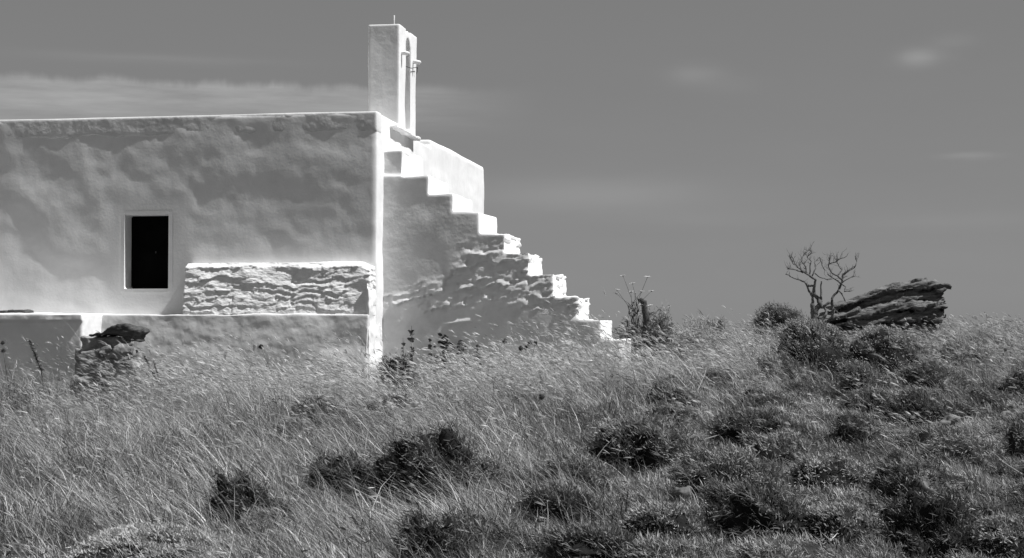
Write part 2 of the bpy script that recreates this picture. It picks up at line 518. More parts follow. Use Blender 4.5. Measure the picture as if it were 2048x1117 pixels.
V = V + plaster(V, N, .010, .0025, .0007, st=(1, 1, .8), seed=51)
mesh_np('masonry', V, quads=q, tris=t, mat=M['white'], parent=bg, smooth=True)
a0, a1 = YofX(795, XC + .1), YofX(841, XC + .1)
w = MB(); w.rbox(Vector((XC - .02, (a0 + a1) / 2, P(819, 264, (a0 + a1) / 2).z - .005)), (.24, a1 - a0, .035), Matrix.Rotation(-.02, 3, 'X'))
V, N, q, t = w.arrays(0.012, 1)
V = V + N * (fbm(V, 6, 3, .5, 61) * .012)[:, None]
mesh_np('ledge_slab', V, quads=q, tris=t, mat=M['rubble'], parent=bg, smooth=True)
for (u, v) in ((800, 104), (823, 122)):
    yy = YofX(u + 2, XT1)
    c = P(u + 2, v, yy)
    mb = MB()
    mb.tube([Vector((XT1 - .06, yy, c.z + .01)), Vector((XT1 + .03, yy, c.z)), Vector((XT1 + .085, yy, c.z - .012)), Vector((XT1 + .10, yy, c.z - .016))], [.025, .027, .024, .012], n=10)
    mb.build('corbel', M['rubble'], bg, smooth=True)
pr = P(786, 44, YT0 + .1)
MB().tube([Vector((pr.x, YT0 + .12, ZT - .05)), Vector((pr.x + .002, YT0 + .12, ZT + .125))], .0085, n=8).build('rod', M['pole'], bg, smooth=True)
y1, y2 = YofX(812, XT1 - .03), YofX(832, XT1)
mb = MB()
p0, p1 = P(811, 129, YO0), P(829, 133, YofX(829, XT1))
mb.tube([Vector((XT1 - .04, YO0 - .01, p0.z)), Vector((XT1 + .03, YO0 + .15, p0.z - .012)), Vector((XT1 + .03, p1.y, p1.z)), Vector((XT1 + .03, p1.y, p1.z - .05)), Vector((XT1 + .016, p1.y, p1.z - .085))], .0045, n=6)
mb.ball(Vector((XT1 + .03, p1.y, p1.z - .01)), .010, 1)
mb.build('wire_hook', M['metal'], bg)

# ------------------------------------------------------------------ loose slates on the bench
def slab_thing(name, mat, c, size, rot, label, cat, voxel, amp=.01, group=None, seed=0, freq=7):
    o = MB().rbox(Vector(c), size, rot)
    V, N, q, t = o.arrays(voxel, 2)
    V = V + N * (fbm(V, freq, 3, .55, 70 + seed) * amp)[:, None]
    e = empty(name, c) if False else None
    base = np.array([c[0], c[1], V[:, 2].min()])
    ob = mesh_np(name, V - base, quads=q, tris=t, mat=mat, smooth=True)
    ob.location = base
    return tag(ob, label, cat, group)
for (u0, u1, lab, sd) in ((-14, 16, 'dark flat slate on the bench top cut by the left picture edge', 1), (20, 55, 'black flat slate with a small peak, lying on the bench top beside another slate', 2)):
    a, b = XA(u0, 16.5), XA(u1, 16.5)
    slab_thing('slate', M['slate'], ((a + b) / 2, 16.55, ZP + .022), (b - a, .2, .035), Matrix.Identity(3), lab, 'stone', .009, .008, 'slates on the bench', sd)

# ------------------------------------------------------------------ broken masonry heap with a slate on top
hb = P(215, 770, 15.75)
heap = MB()
def hp(u, v, dy=0.0): return P(u, v, 15.75 + dy)
rr = random.Random(3)
def blob(u0, u1, v0, v1, y0, y1, tilt=0):
    a, b = hp(u0, v0, (y0 + y1) / 2), hp(u1, v1, (y0 + y1) / 2)
    heap.rbox(Vector(((a.x + b.x) / 2, 15.75 + (y0 + y1) / 2, (a.z + b.z) / 2)), (abs(b.x - a.x), y1 - y0, abs(a.z - b.z)), Matrix.Rotation(tilt, 3, 'Y') @ Matrix.Rotation(rr.uniform(-.15, .15), 3, 'Z'))
blob(180, 258, 674, 860, -.02, .40, 0)
blob(168, 262, 700, 860, -.10, .4, .06)
blob(176, 288, 728, 860, -.15, .38, -.05)
blob(162, 240, 752, 860, -.18, .38, .08)
for k in range(34):
    uu, vv = rr.uniform(172, 288), rr.uniform(690, 770)
    if uu > 255 and vv < 722: continue
    c = hp(uu, vv, -.06 - (vv - 690) / 80 * .09)
    heap.rbox(c, (rr.uniform(.06, .22), rr.uniform(.1, .2), rr.uniform(.02, .07)), Matrix.Rotation(rr.uniform(-.5, .5), 3, 'Y') @ Matrix.Rotation(rr.uniform(-.5, .5), 3, 'Z') @ Matrix.Rotation(rr.uniform(-.3, .2), 3, 'X'))
V, N, q, t = heap.arrays(.012, 0)
V = V + N * (fbm(V, (8, 8, 12), 3, .6, 81) * .014)[:, None]
base = np.array([hb.x, 15.8, EYE - .9])
o = mesh_np('rubble_heap', V - base, quads=q, tris=t, mat=M['old_plaster'], smooth=True); o.location = base
tag(o, 'crumbling whitewashed rubble pier with broken ledges at the end of the low bench', 'rubble')
sl = MB()
def poly(pts, y0, y1, mbx, jit=0.0, lean=0.0):
    vb = max(v for u, v in pts)
    A = [P(u, v, y0 + lean * (vb - v) / 148.0) for u, v in pts]
    B = [Vector((p.x + rr.uniform(-jit, jit), y1 + rr.uniform(-jit, jit), p.z + rr.uniform(-jit, jit))) for p in A]
    mbx.prism(A, B)
poly([(172, 672), (205, 664), (222, 653), (244, 651), (262, 653), (270, 662), (262, 684), (250, 686), (243, 672), (215, 671)], 15.62, 16.0, sl)
V, N, q, t = sl.arrays(.011, 2)
V = V + N * (fbm(V, (6, 6, 16), 3, .6, 91) * .018)[:, None]
base = np.array([hp(220, 670).x, 15.8, hp(220, 672).z])
o = mesh_np('slate', V - base, quads=q, tris=t, mat=M['slate'], smooth=True); o.location = base
tag(o, 'dark jagged slate slab lying on top of the crumbling rubble pier', 'stone')

HEAPXY = (hb.x, 15.55)
# ------------------------------------------------------------------ schist outcrop on the ridge
def Zq(x, y): return (1480 + x / 3.4917, 480 + y / 3.4917)
YR = 21.3
oc = MB()
layers = [
    ([(560, 470), (700, 432), (870, 383), (1010, 343), (1200, 302), (1300, 287), (1400, 286), (1455, 300), (1447, 335), (1400, 365), (1330, 330), (1200, 345), (1010, 378), (880, 424), (700, 470)], .0, .95),
    ([(700, 486), (880, 446), (900, 402), (1100, 378), (1330, 345), (1405, 378), (1440, 425), (1400, 440), (1250, 412), (1000, 450), (760, 510)], .06, .9),
    ([(530, 555), (640, 524), (1000, 466), (1280, 424), (1400, 446), (1452, 468), (1380, 480), (1200, 478), (850, 540), (600, 572)], -.14, .8),
    ([(640, 604), (760, 568), (1000, 526), (1330, 490), (1455, 520), (1400, 568), (1250, 556), (900, 598)], -.10, .85),
    ([(560, 640), (900, 610), (1200, 570), (1330, 575), (1370, 610), (1300, 680), (700, 700)], .02, .8),
    ([(600, 640), (700, 450), (1200, 320), (1380, 330), (1420, 450), (1380, 560), (1250, 680), (700, 690)], .24, .85),
]
for pts, y0, y1 in layers:
    poly([Zq(*p) for p in pts], YR + y0, YR + y1, oc, .05, .55)
V, N, q, t = oc.arrays(.017, 1)
ca, sa = math.cos(.27), math.sin(.27)
strat = V[:, 2] * ca - V[:, 0] * sa
along = V[:, 0] * ca + V[:, 2] * sa
W = np.stack([along * 2.2, V[:, 1] * 2.2, strat * 13], -1)
r = 1 - np.abs(fbm(W, 1, 4, .55, 101))
bed = strat * 9 + .5 * fbm(W, .55, 2, .5, 105)
saw = bed - np.floor(bed)
V = V + N * ((r - .6) * .045 + fbm(W, 2.3, 3, .6, 103) * .02 + (.6 - saw) * .055)[:, None]
base = np.array([XA(1770, YR), YR + .4, gz(XA(1770, YR), YR + .4)])
o = mesh_np('rock_outcrop', V - base, quads=q, tris=t, mat=M['rock'], smooth=True); o.location = base
tag(o, 'long tilted outcrop of layered dark schist jutting up to the right on the ridge', 'rock')

# ------------------------------------------------------------------ dead shrub
YD = 20.7
tb = P(1628, 645, YD)
dead = empty('dead_tree', (tb.x, YD, gz(tb.x, YD)), 'small leafless dead tree with twisted grey branches beside the tilted rock', 'tree')
rt = random.Random(21)
def path3(pts, y0, y1):
    out = []
    n = len(pts)
    for i, p in enumerate(pts):
        u, v = Zq(*p)
        out.append(P(u, v, YD + y0 + (y1 - y0) * i / max(1, n - 1) + rt.uniform(-.012, .012)))
    return out
def densify(pts, radii, wig=.006):
    o, rr_ = [], []
    for i in range(len(pts) - 1):
        for k in range(3):
            f = k / 3
            p = pts[i].lerp(pts[i + 1], f)
            if k: p = p + Vector((rt.uniform(-wig, wig), rt.uniform(-wig, wig), rt.uniform(-wig, wig)))
            o.append(p); rr_.append(radii[i] * (1 - f) + radii[i + 1] * f)
    o.append(pts[-1]); rr_.append(radii[-1])
    return o, rr_
def twigs(mb, pts, r0, n, length):
    for _ in range(n):
        i = rt.randrange(1, len(pts))
        p = pts[i - 1].lerp(pts[i], rt.random())
        d = (pts[i] - pts[i - 1]).normalized()
        d = (d + Vector((rt.uniform(-1, 1), rt.uniform(-.9, .9), rt.uniform(-.5, 1.0)))).normalized()
        q_ = [p]; L_ = length * rt.uniform(.4, 1.1)
        for k in range(4):
            d = (d + Vector((rt.uniform(-.5, .5), rt.uniform(-.5, .5), rt.uniform(-.3, .55)))).normalized()
            q_.append(q_[-1] + d * L_ / 4)
        mb.tube(q_, [r0 * .55, r0 * .5, r0 * .42, r0 * .34, r0 * .22], n=4)
        if rt.random() < .6 and length > .05:
            twigs(mb, q_, r0 * .7, 1, length * .5)
def branch(name, paths, parent):
    mb = MB()
    for pts, ra, rb, y0, y1, tw in paths:
        p3 = path3(pts, y0, y1)
        n = len(p3)
        rad = [(ra + (rb - ra) * (i / (n - 1)) ** .7) * .92 * rt.uniform(.88, 1.12) for i in range(n)]
        p4, r4 = densify(p3, rad)
        mb.tube(p4, r4, n=7)
        if tw: twigs(mb, p3[len(p3) // 3:], max(.005, rb * 1.0), tw * 2 + 1, .13)
    return mb.build(name, M['bark'], parent, smooth=True)
tw_ = .0055
branch('trunk', [([(512, 600), (515, 540), (512, 490), (506, 445)], .05, .034, 0, 0, 0),
                 ([(520, 520), (535, 480), (560, 452), (548, 412), (512, 372)], .045, .028, 0, .02, 0),
                 ([(560, 452), (568, 430), (567, 390), (565, 330), (570, 290)], .026, .009, .02, .06, 0)], dead)
branch('branch', [([(512, 372), (520, 330), (530, 280), (500, 260), (470, 240), (430, 215), (395, 180), (360, 110)], .026, tw_, .02, -.12, 6),
                  ([(506, 450), (507, 400), (482, 360), (463, 310), (440, 290), (380, 270), (318, 240)], .022, tw_, 0, .1, 3),
                  ([(475, 318), (500, 320), (522, 325)], .018, .016, 0, 0, 0),
                  ([(530, 280), (487, 255), (490, 200), (500, 150), (470, 120), (500, 90), (482, 62)], .014, tw_ * .8, .02, .15, 7),
                  ([(470, 240), (460, 190), (430, 150), (420, 178)], .011, tw_, 0, -.15, 4),
                  ([(500, 260), (530, 200), (520, 160), (558, 120), (575, 180), (592, 210)], .011, tw_, .0, .2, 4),
                  ([(440, 230), (390, 210), (330, 205)], .01, tw_ * .8, -.05, -.2, 4),
                  ([(525, 235), (560, 262), (600, 275), (640, 275)], .009, tw_, .0, .1, 2),
                  ([(430, 215), (415, 160), (440, 110), (465, 90)], .009, tw_ * .8, -.05, .15, 5),
                  ([(395, 180), (370, 165), (345, 105)], .008, tw_ * .8, -.1, -.2, 3)], dead)
branch('branch', [([(540, 590), (575, 560), (602, 520), (600, 490), (585, 465), (625, 435)], .026, .016, -.05, .0, 0),
                  ([(640, 560), (650, 500), (640, 440), (648, 400), (690, 350), (708, 305), (716, 270), (722, 240), (760, 215), (800, 195)], .028, .008, .0, .1, 5),
                  ([(800, 195), (818, 150), (805, 112)], .008, tw_ * .8, .1, .15, 2),
                  ([(716, 285), (682, 250), (640, 230), (620, 190), (625, 150), (635, 108)], .015, tw_ * .8, .05, -.1, 6),
                  ([(682, 250), (715, 210), (690, 180), (670, 130)], .011, tw_ * .8, .05, .2, 6),
                  ([(622, 170), (655, 160), (690, 140), (742, 118)], .009, tw_ * .8, -.05, -.2, 5),
                  ([(703, 305), (655, 270), (612, 240)], .012, tw_, .03, .15, 2),
                  ([(708, 310), (740, 330), (728, 362), (780, 356)], .01, tw_, .03, -.1, 1),
                  ([(690, 350), (718, 390), (735, 430)], .012, .008, .0, -.1, 0),
                  ([(715, 300), (770, 265), (810, 250)], .009, tw_ * .7, .03, .1, 2),
                  ([(600, 575), (640, 540), (655, 480), (690, 520)], .014, .008, .0, -.1, 0)], dead)

# ------------------------------------------------------------------ foliage builders
def strips(base, tip_dir, length, width, bend, tone, segs=2, taper=True, side=None, droop=None):
    """n blades as tapered strips. base (n,3), tip_dir (n,3) unit, bend (n,3) added quadratically"""
    n = len(base)
    if side is None:
        a = rng.uniform(0, 2 * PI, n)
        side = np.stack([np.cos(a), np.sin(a), np.zeros(n)], -1)
    rows = []
    for k in range(segs + 1):
        s = k / segs
        c = base + tip_dir * (length * s)[:, None] + bend * (length * s * s)[:, None]
        wd = width * ((1 - s) ** .7 * .95 + .05 if taper else (math.sin(PI * min(1, s * .9 + .1)) * .95 + .05))
        if k == segs:
            rows.append(c[:, None, :])
        else:
            rows.append(np.stack([c - side * wd[:, None] / 2, c + side * wd[:, None] / 2], 1))
    V = np.concatenate(rows, 1)                 # n, 2*segs+1, 3
    m = 2 * segs + 1
    off = (np.arange(n) * m)[:, None]
    quads = []
    for k in range(segs - 1):
        quads.append(np.array([2*k, 2*k+1, 2*k+3, 2*k+2]) + off)
    q = np.concatenate(quads) if quads else np.zeros((0, 4), int)
    t = np.array([2*(segs-1), 2*(segs-1)+1, 2*segs]) + off
    sh = np.repeat(tone, m)
    return V.reshape(-1, 3), q, t, sh

def merge(parts):
    Vs, Qs, Ts, Ss = [], [], [], []
    o = 0
    for V, q, t, s in parts:
        Vs.append(V); Ss.append(s)
        if len(q): Qs.append(q + o)
        if len(t): Ts.append(t + o)
        o += len(V)
    return np.concatenate(Vs), (np.concatenate(Qs) if Qs else np.zeros((0, 4), int)), (np.concatenate(Ts) if Ts else np.zeros((0, 3), int)), np.concatenate(Ss)

FOOT = [(HEAPXY[0] + .05, HEAPXY[1], .42, .45), (steps_x[-1][0] + .08, YS - .6, .36, .95)]           # footprints (x, y, rx, ry) of shrubs, for the grass

def dome(c, rx, ry, rz, n_lat=26, n_lon=48, lump=.16, seed=0, skew=0.0, low=-.35):
    th = np.linspace(low, PI / 2, n_lat)
    ph = np.linspace(0, 2 * PI, n_lon, endpoint=False)
    T_, Ph = np.meshgrid(th, ph, indexing='ij')
    d = np.stack([np.cos(T_) * np.cos(Ph), np.cos(T_) * np.sin(Ph), np.sin(T_)], -1).reshape(-1, 3)
    r = 1 + fbm(d, 2.1, 3, .55, seed) * lump
    V = d * r[:, None] * np.array([rx, ry, rz])
    V[:, 0] += skew * V[:, 2]
    V = V + np.array(c)
    idx = np.arange(n_lat * n_lon).reshape(n_lat, n_lon)
    j = np.roll(idx, -1, 1)
    q = np.stack([idx[:-1], j[:-1], j[1:], idx[1:]], -1).reshape(-1, 4)
    return V, q

SHRUB_TONE = 2.5
def shrub(u, vtop, hw, vbase, label, name='cushion_shrub', cat='shrub', tone=(.05, .10), n=5200, spike=.05, seed=0, ry=None, group='cushion shrubs in the dry grass', lump=.2, Y=None, leafw=.006, skew=0.0, core=.86, hollow_all=False, clear=1.0):
    """a spiny cushion: dark core dome under thousands of short sprigs"""
    if Y is None:
        b = hit(u, vbase)
    else:
        b = P(u, vbase, Y); b.z = gz(b.x, Y)
    d = depth_at(b.x, b.y)
    rx = hw / F * d
    ztop = EYE + (HORIZ - vtop) / F * d
    rz = max(.08, ztop - b.z)
    ry = ry or rx * .85
    b.y += ry * .75
    b.z = gz(b.x, b.y) - .02
    rz = max(.1, EYE + (HORIZ - vtop) / F * depth_at(b.x, b.y) - b.z)
    root = empty(name, (b.x, b.y, b.z), label, cat, group)
    if hollow_all: leafw *= 1.25
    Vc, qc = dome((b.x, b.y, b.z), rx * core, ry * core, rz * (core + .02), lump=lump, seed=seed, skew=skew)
    mesh_np('shade_core', Vc, quads=qc, mat=M['core'], parent=root, smooth=True)  # inner dome coloured near black to stand in for shade
    # sprigs over the dome
    z_ = rng.uniform(-.22, 1, n); a = rng.uniform(0, 2 * PI, n)
    rxy = np.sqrt(1 - np.clip(z_, -1, 1) ** 2)
    dr = np.stack([rxy * np.cos(a), rxy * np.sin(a), z_], -1)
    rr_ = (1 + fbm(dr, 2.1, 3, .55, seed) * lump) * rng.uniform(core - .05, 1.0, n)
    B = dr * rr_[:, None] * np.array([rx, ry, rz])
    B[:, 0] += skew * B[:, 2]
    B += np.array((b.x, b.y, b.z))
    # bare patches and the low front left, so the near-black core reads as shade
    gap = fbm(dr, 3.4, 3, .6, seed + 7)
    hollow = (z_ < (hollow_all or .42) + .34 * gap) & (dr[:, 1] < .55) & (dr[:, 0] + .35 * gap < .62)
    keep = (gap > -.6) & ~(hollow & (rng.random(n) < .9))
    B, dr = B[keep], dr[keep]
    k = len(B)
    nd = dr / np.array([rx, ry, rz]); nd /= np.linalg.norm(nd, axis=1)[:, None]
    td = nd * .7 + rng.normal(0, .62, (k, 3)) + np.array([-.22, 0, .12])
    td /= np.linalg.norm(td, axis=1)[:, None]
    to = SHRUB_TONE * rng.uniform(tone[0], tone[1], k) * (1 + .35 * fbm(B, 9, 2, .5, seed + 3))
    sd = rng.normal(0, 1, (k, 3)); sd = np.cross(td, sd); sd /= np.linalg.norm(sd, axis=1)[:, None] + 1e-9
    V, q, t, s = strips(B, td, rng.uniform(.5, 1.3, k) * spike, rng.uniform(.6, 1.4, k) * leafw, np.zeros((k, 3)) + np.array([-.1, 0, 0]), np.clip(to, .01, 1), 2, False, sd)
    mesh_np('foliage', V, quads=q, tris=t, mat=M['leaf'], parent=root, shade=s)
    FOOT.append((b.x - .10, b.y - ry * .45 - .22 * (clear - 1), rx * (1.05 + .1 * (clear - 1)), ry * 1.35 + .22 * (clear - 1), 0 if hollow_all else 7))
    return root

SH = [
 # u, vtop, halfwidth, vbase, label, tone, n, skew
 (850, 876, 120, 1010, 'broad dark cushion shrub in the mid foreground below the chapel corner', (.035, .085), 11000, -.15),
 (685, 905, 85, 990, 'dark ragged shrub left of the broad mid foreground cushion', (.03, .07), 6500, -.2),
 (490, 965, 82, 1062, 'low dark shrub under arching grass in the left foreground', (.03, .075), 5500, -.2),
 (868, 1035, 78, 1130, 'dark shrub at the bottom edge below the broad mid foreground cushion', (.03, .07), 5500, -.2),
 (1290, 850, 130, 950, 'spreading dark fine-leaved shrub with tiny pale flowers right of centre', (.055, .13), 12000, -.1),
 (1510, 822, 92, 905, 'dark shrub with a dry cane across it, right foreground slope', (.03, .09), 7000, -.45),
 (1485, 896, 118, 1015, 'large cushion shrub with sunlit crown and black left flank', (.06, .14), 12000, -.45),
 (1545, 968, 105, 1070, 'dark straggly shrub in front of the large sunlit cushion', (.04, .10), 8500, -.35),
 (1885, 1003, 125, 1130, 'black hollow shrub with pale twigs near the bottom right corner', (.022, .06), 10000, -.2),
 (1738, 724, 55, 805, 'small upright cushion shrub below the two mounds by the rock', (.045, .12), 5500, -.25),
 (1755, 780, 68, 838, 'low wide cushion just under the small upright shrub', (.045, .12), 6000, -.35),
 (1855, 785, 85, 855, 'dark flat shrub beside the pale stone on the right slope', (.03, .08), 6500, -.2),
 (1648, 641, 92, 744, 'left of two rounded mounds in front of the tilted rock', (.07, .17), 24000, -.3),
 (1798, 657, 108, 764, 'right of two rounded mounds in front of the tilted rock', (.07, .17), 28000, -.3),
 (2030, 1040, 85, 1130, 'sunlit grassy cushion cut by the bottom right corner', (.08, .17), 7500, -.2),
 (1115, 978, 66, 1056, 'small dark shrub on the near slope under the spreading fine-leaved shrub', (.03, .08), 5000, -.3),
 (1195, 1064, 84, 1130, 'dark tangled shrub at the bottom edge right of centre', (.03, .09), 6000, -.25),
 (787, 704, 44, 765, 'round dark shrub against the foot of the chapel corner', (.03, .085), 5500, 0),
 (1425, 634, 32, 665, 'tiny low shrub on the skyline left of the dead tree', (.035, .08), 3000, 0),
 (1565, 607, 66, 665, 'rounded shrub on the skyline behind the dead tree', (.032, .08), 6500, -.1),
 (1930, 690, 60, 735, 'small pale cushion on the ridge right of the rock', (.08, .16), 4500, -.2),
 (265, 1058, 215, 1150, 'wide fine-leaved hummock at the bottom left edge', (.11, .21), 16000, 0),
 (1680, 905, 120, 985, 'low sunlit hummock in the middle of the right foreground', (.08, .17), 9000, -.3),
 (1700, 1010, 110, 1095, 'low fine-leaved hummock left of the black hollow shrub', (.07, .16), 9000, -.3),
 (1330, 1010, 95, 1080, 'low grey hummock in front of the rounded light stone', (.07, .16), 8000, -.3),
]
for i, (u, vt, hw, vb, lab, tone, n, sk) in enumerate(SH):
    kw = dict(skew=sk)
    if i in (12, 13): kw['clear'] = 0.75
    if i == 17: kw['Y'] = 16.45; kw['clear'] = 2.0
    if i == 18: kw['Y'] = 24.5
    if i == 19: kw['Y'] = 22.6
    if vb > 1117:
        kw['spike'] = .045
    if i in (0, 1, 2, 3, 4, 5, 7, 8, 15, 16): kw['lump'] = .42
    if i in (12, 13, 14, 21, 22, 23, 24):
        kw['spike'] = .027; kw['leafw'] = .005; kw['lump'] = .12; kw['core'] = .9; kw['hollow_all'] = .76 if i in (12, 13) else .62; n = int(n * 1.9)
    shrub(u, vt, hw, vb, lab, tone=tone, n=int(n * 1.3), seed=200 + i * 3, **kw)
# the loose leafy bushes right of the stair
shrub(1290, 622, 72, 745, 'loose leafy dark bush beside the foot of the stair', name='bush', tone=(.04, .10), n=16000, spike=.06, seed=300, group=None, Y=18.75, leafw=.008, lump=.35, core=.72)
shrub(1390, 650, 75, 740, 'soft grey herb clump between the leafy stair bush and the skyline', name='herb_clump', cat='plant', tone=(.09, .19), n=13000, spike=.08, seed=310, group=None, Y=19.2, leafw=.006, lump=.35, core=.55)

# low cushions that mat together on the near right slope (part of the scrub)
MOUNDS = []
_r = random.Random(77)
for k in range(400):
    y = 8.2 + 8.6 * _r.random() ** 1.1
    x = _r.uniform(-.34 * y, .17 * y + .4)
    if x < -1.2 and _r.random() < .78: continue
    rx = _r.uniform(.14, .36) * (.75 + .02 * y)
    if x < XA(1290, y) and y > 15: continue
    if any(((x - f[0]) / (f[2] + rx)) ** 2 + ((y - f[1]) / (f[3] + rx)) ** 2 < .8 for f in FOOT): continue
    if any((x - m[0]) ** 2 + (y - m[1]) ** 2 < (1.25 * (rx + m[2]) * .75) ** 2 for m in MOUNDS): continue
    MOUNDS.append((x, y, rx, rx * _r.uniform(.7, 1.0), rx * _r.uniform(.55, .95), k))
    if len(MOUNDS) >= 75: break
for m in MOUNDS: FOOT.append((m[0], m[1] - m[3] * .15, m[2] * .95, m[3] * .95))
print('mounds', len(MOUNDS))

# ------------------------------------------------------------------ grass
def in_box(x, y, x0, x1, y0, y1): return (x > x0) & (x < x1) & (y > y0) & (y < y1)

def make_grass(n_tuft=13500):
    Y = 7.3 + (28 - 7.3) * rng.random(n_tuft * 3) ** 1.15
    hw_l, hw_r = -.56 * Y - .7, .175 * Y + .8
    X = hw_l + (hw_r - hw_l) * rng.random(len(Y))
    acc = rng.random(len(Y)) < ((hw_r - hw_l) / (.735 * 28 + 1.5)) * 1.3
    X, Y = X[acc], Y[acc]
    bad = in_box(X, Y, -13, XC + .03, YC - .3, 25) | in_box(X, Y, XC - .2, steps_x[-1][0] - .05, YS - .05, YS + 1.1) | in_box(X, Y, -13, XB + .02, YB - .06, YC)
    X, Y = X[~bad], Y[~bad]
    X, Y = X[:n_tuft], Y[:n_tuft]
    p = np.stack([X, Y, np.zeros_like(X)], -1)
    lo = fbm(p, .55, 3, .55, 301)           # dry/green patches
    hi = fbm(p, 2.2, 3, .5, 303)
    right = sstep(-2.5, 1.0, X) * sstep(17.5, 12, Y)
    shr = np.zeros(len(X)); shn = np.full(len(X), 7)
    for fp in FOOT:
        d2 = ((X - fp[0]) / fp[2]) ** 2 + ((Y - fp[1]) / fp[3]) ** 2
        k_ = np.clip(1.25 - d2, 0, 1)
        shr = np.maximum(shr, k_)
        if len(fp) > 4: shn = np.where(k_ > .2, np.minimum(shn, fp[4]), shn)
    H = (.27 + .08 * lo + .07 * hi) * (1 - .5 * right)
    H = H * (1 - .25 * sstep(9.5, 7.5, Y))
    H = np.where((Y > 19), H * .85, H)
    H = np.where(shr > .3, H * 1.25, H)
    H = H * (1 - .3 * sstep(15.5, 17, Y) * sstep(-.3, .5, X))
    H = H * rng.uniform(.62, 1.32, len(X))
    patch = fbm(p, (1.4, .8, 1), 3, .6, 311)
    wall_strip = sstep(13.2, 15.2, Y) * sstep(17.6, 17.0, Y) * sstep(.4, -1.2, X) * sstep(-7, -4.5, X)
    dry = np.clip(.55 + .55 * lo + .45 * hi + .5 * patch - .40 * right + .35 * wall_strip, 0, 1)
    H = H * (1 + .35 * wall_strip + .3 * sstep(13, 15.5, Y) * sstep(-4, -5, X))
    lnx, lny = fbm(p, 1.1, 3, .6, 321) * .42 + rng.normal(0, .16, len(X)), fbm(p, 1.1, 3, .6, 331) * .35 + rng.normal(0, .16, len(X))
    tuft_t = np.exp(rng.normal(-.06, .38, len(X)))
    nb = np.where(shr > .2, shn, np.where(Y > 20, 17, 21)).astype(int)
    T = np.repeat(np.arange(len(X)), nb)
    k = len(T)
    tr = rng.normal(0, .045, (k, 2))
    bx, by = X[T] + tr[:, 0], Y[T] + tr[:, 1]
    bz = ground(bx, by) - .015
    ln = H[T] * rng.uniform(.45, 1.25, k)
    lean = np.stack([-.26 + lnx[T] + rng.normal(0, .36, k) + tr[:, 0] * 3.5, lny[T] + rng.normal(0, .34, k) + tr[:, 1] * 3.5, np.ones(k)], -1)
    lean /= np.linalg.norm(lean, axis=1)[:, None]
    bend = np.stack([-.40 * rng.uniform(-.2, 1.5, k) + rng.normal(0, .2, k), rng.normal(0, .25, k), -.3 * rng.uniform(.1, 1.6, k)], -1)
    tone = tuft_t[T] * (.05 + .36 * dry[T] + .14 * wall_strip[T] + .07 * right[T]) * np.exp(rng.normal(-.12, .55, k))
    green = rng.random(k) < .25
    tone = np.where(green, rng.uniform(.05, .11, k), tone)
    wd = rng.uniform(.003, .0085, k) * (1 + .3 * right[T])
    parts = [strips(np.stack([bx, by, bz], -1), lean, ln, wd, bend, tone, 3)]
    # tall bearded stalks with seed heads
    ns = 22000
    sel = rng.choice(len(X), ns, p=(lambda w_: w_ / w_.sum())((dry ** 2 + .06) * (sstep(10.5, 14.5, Y) * .85 + .15) * (1 + 2.0 * wall_strip) * (.3 + (patch > 0))))
    sx_, sy_ = X[sel] + rng.normal(0, .06, ns), Y[sel] + rng.normal(0, .06, ns)
    sz_ = ground(sx_, sy_) - .01
    L_ = (H[sel] * rng.uniform(.95, 1.5, ns) + .05)
    ld = np.stack([-.32 + lnx[sel] + rng.normal(0, .24, ns), lny[sel] + rng.normal(0, .22, ns), np.ones(ns)], -1); ld /= np.linalg.norm(ld, axis=1)[:, None]
    bd = np.stack([-.45 * rng.uniform(.1, 1.5, ns), rng.normal(0, .18, ns), -.2 * rng.uniform(.1, 1.6, ns)], -1)
    B = np.stack([sx_, sy_, sz_], -1)
    tn = rng.uniform(.22, .6, ns) * (1 + .35 * wall_strip[sel])
    parts.append(strips(B, ld, L_, np.full(ns, .0026), bd, tn * .8, 3))
    tip = B + ld * L_[:, None] + bd * L_[:, None]
    td = ld + 2 * bd; td /= np.linalg.norm(td, axis=1)[:, None]
    hl = rng.uniform(.02, .075, ns)
    for s_ in range(3):
        sd = rng.normal(0, 1, (ns, 3)); sd = np.cross(td, sd); sd /= np.linalg.norm(sd, axis=1)[:, None]
        j = rng.normal(0, .16, (ns, 3))
        dd = td + j; dd /= np.linalg.norm(dd, axis=1)[:, None]
        parts.append(strips(tip - td * (hl * .35)[:, None], dd, hl, rng.uniform(.0025, .007, ns), np.zeros((ns, 3)) + np.array([-.15, 0, -.1]), tn * rng.uniform(.7, 1.5, ns), 3, False, sd))
    # feathery plumes: a fan of long awns on the taller stalks
    npl = 5200; aw = 9
    sel2 = rng.choice(ns, npl, replace=False, p=(lambda w_: w_ / w_.sum())(sstep(9.5, 13.5, sy_) * .9 + .1))
    i2 = np.repeat(sel2, aw); m2 = len(i2)
    hl2 = np.repeat(rng.uniform(.05, .105, npl), aw) * rng.uniform(.6, 1.1, m2)
    td2 = td[i2] + rng.normal(0, .13, (m2, 3)); td2 /= np.linalg.norm(td2, axis=1)[:, None]
    sd = np.cross(td2, rng.normal(0, 1, (m2, 3))); sd /= np.linalg.norm(sd, axis=1)[:, None]
    parts.append(strips(tip[i2] - td[i2] * (rng.uniform(0, .05, m2))[:, None], td2, hl2, rng.uniform(.0028, .0055, m2), np.zeros((m2, 3)) + np.array([-.22, 0, -.12]), np.clip(tn[i2] * rng.uniform(.8, 1.5, m2), .1, .7), 3, True, sd))
    # long pale wisps standing out of the sward
    nw = 9000
    sel = rng.choice(len(X), nw, p=(lambda w_: w_ / w_.sum())((dry ** 1.5 + .08) * (1 - .4 * right) * (.2 + (patch > -.1))))
    wx_, wy_ = X[sel] + rng.normal(0, .05, nw), Y[sel] + rng.normal(0, .05, nw)
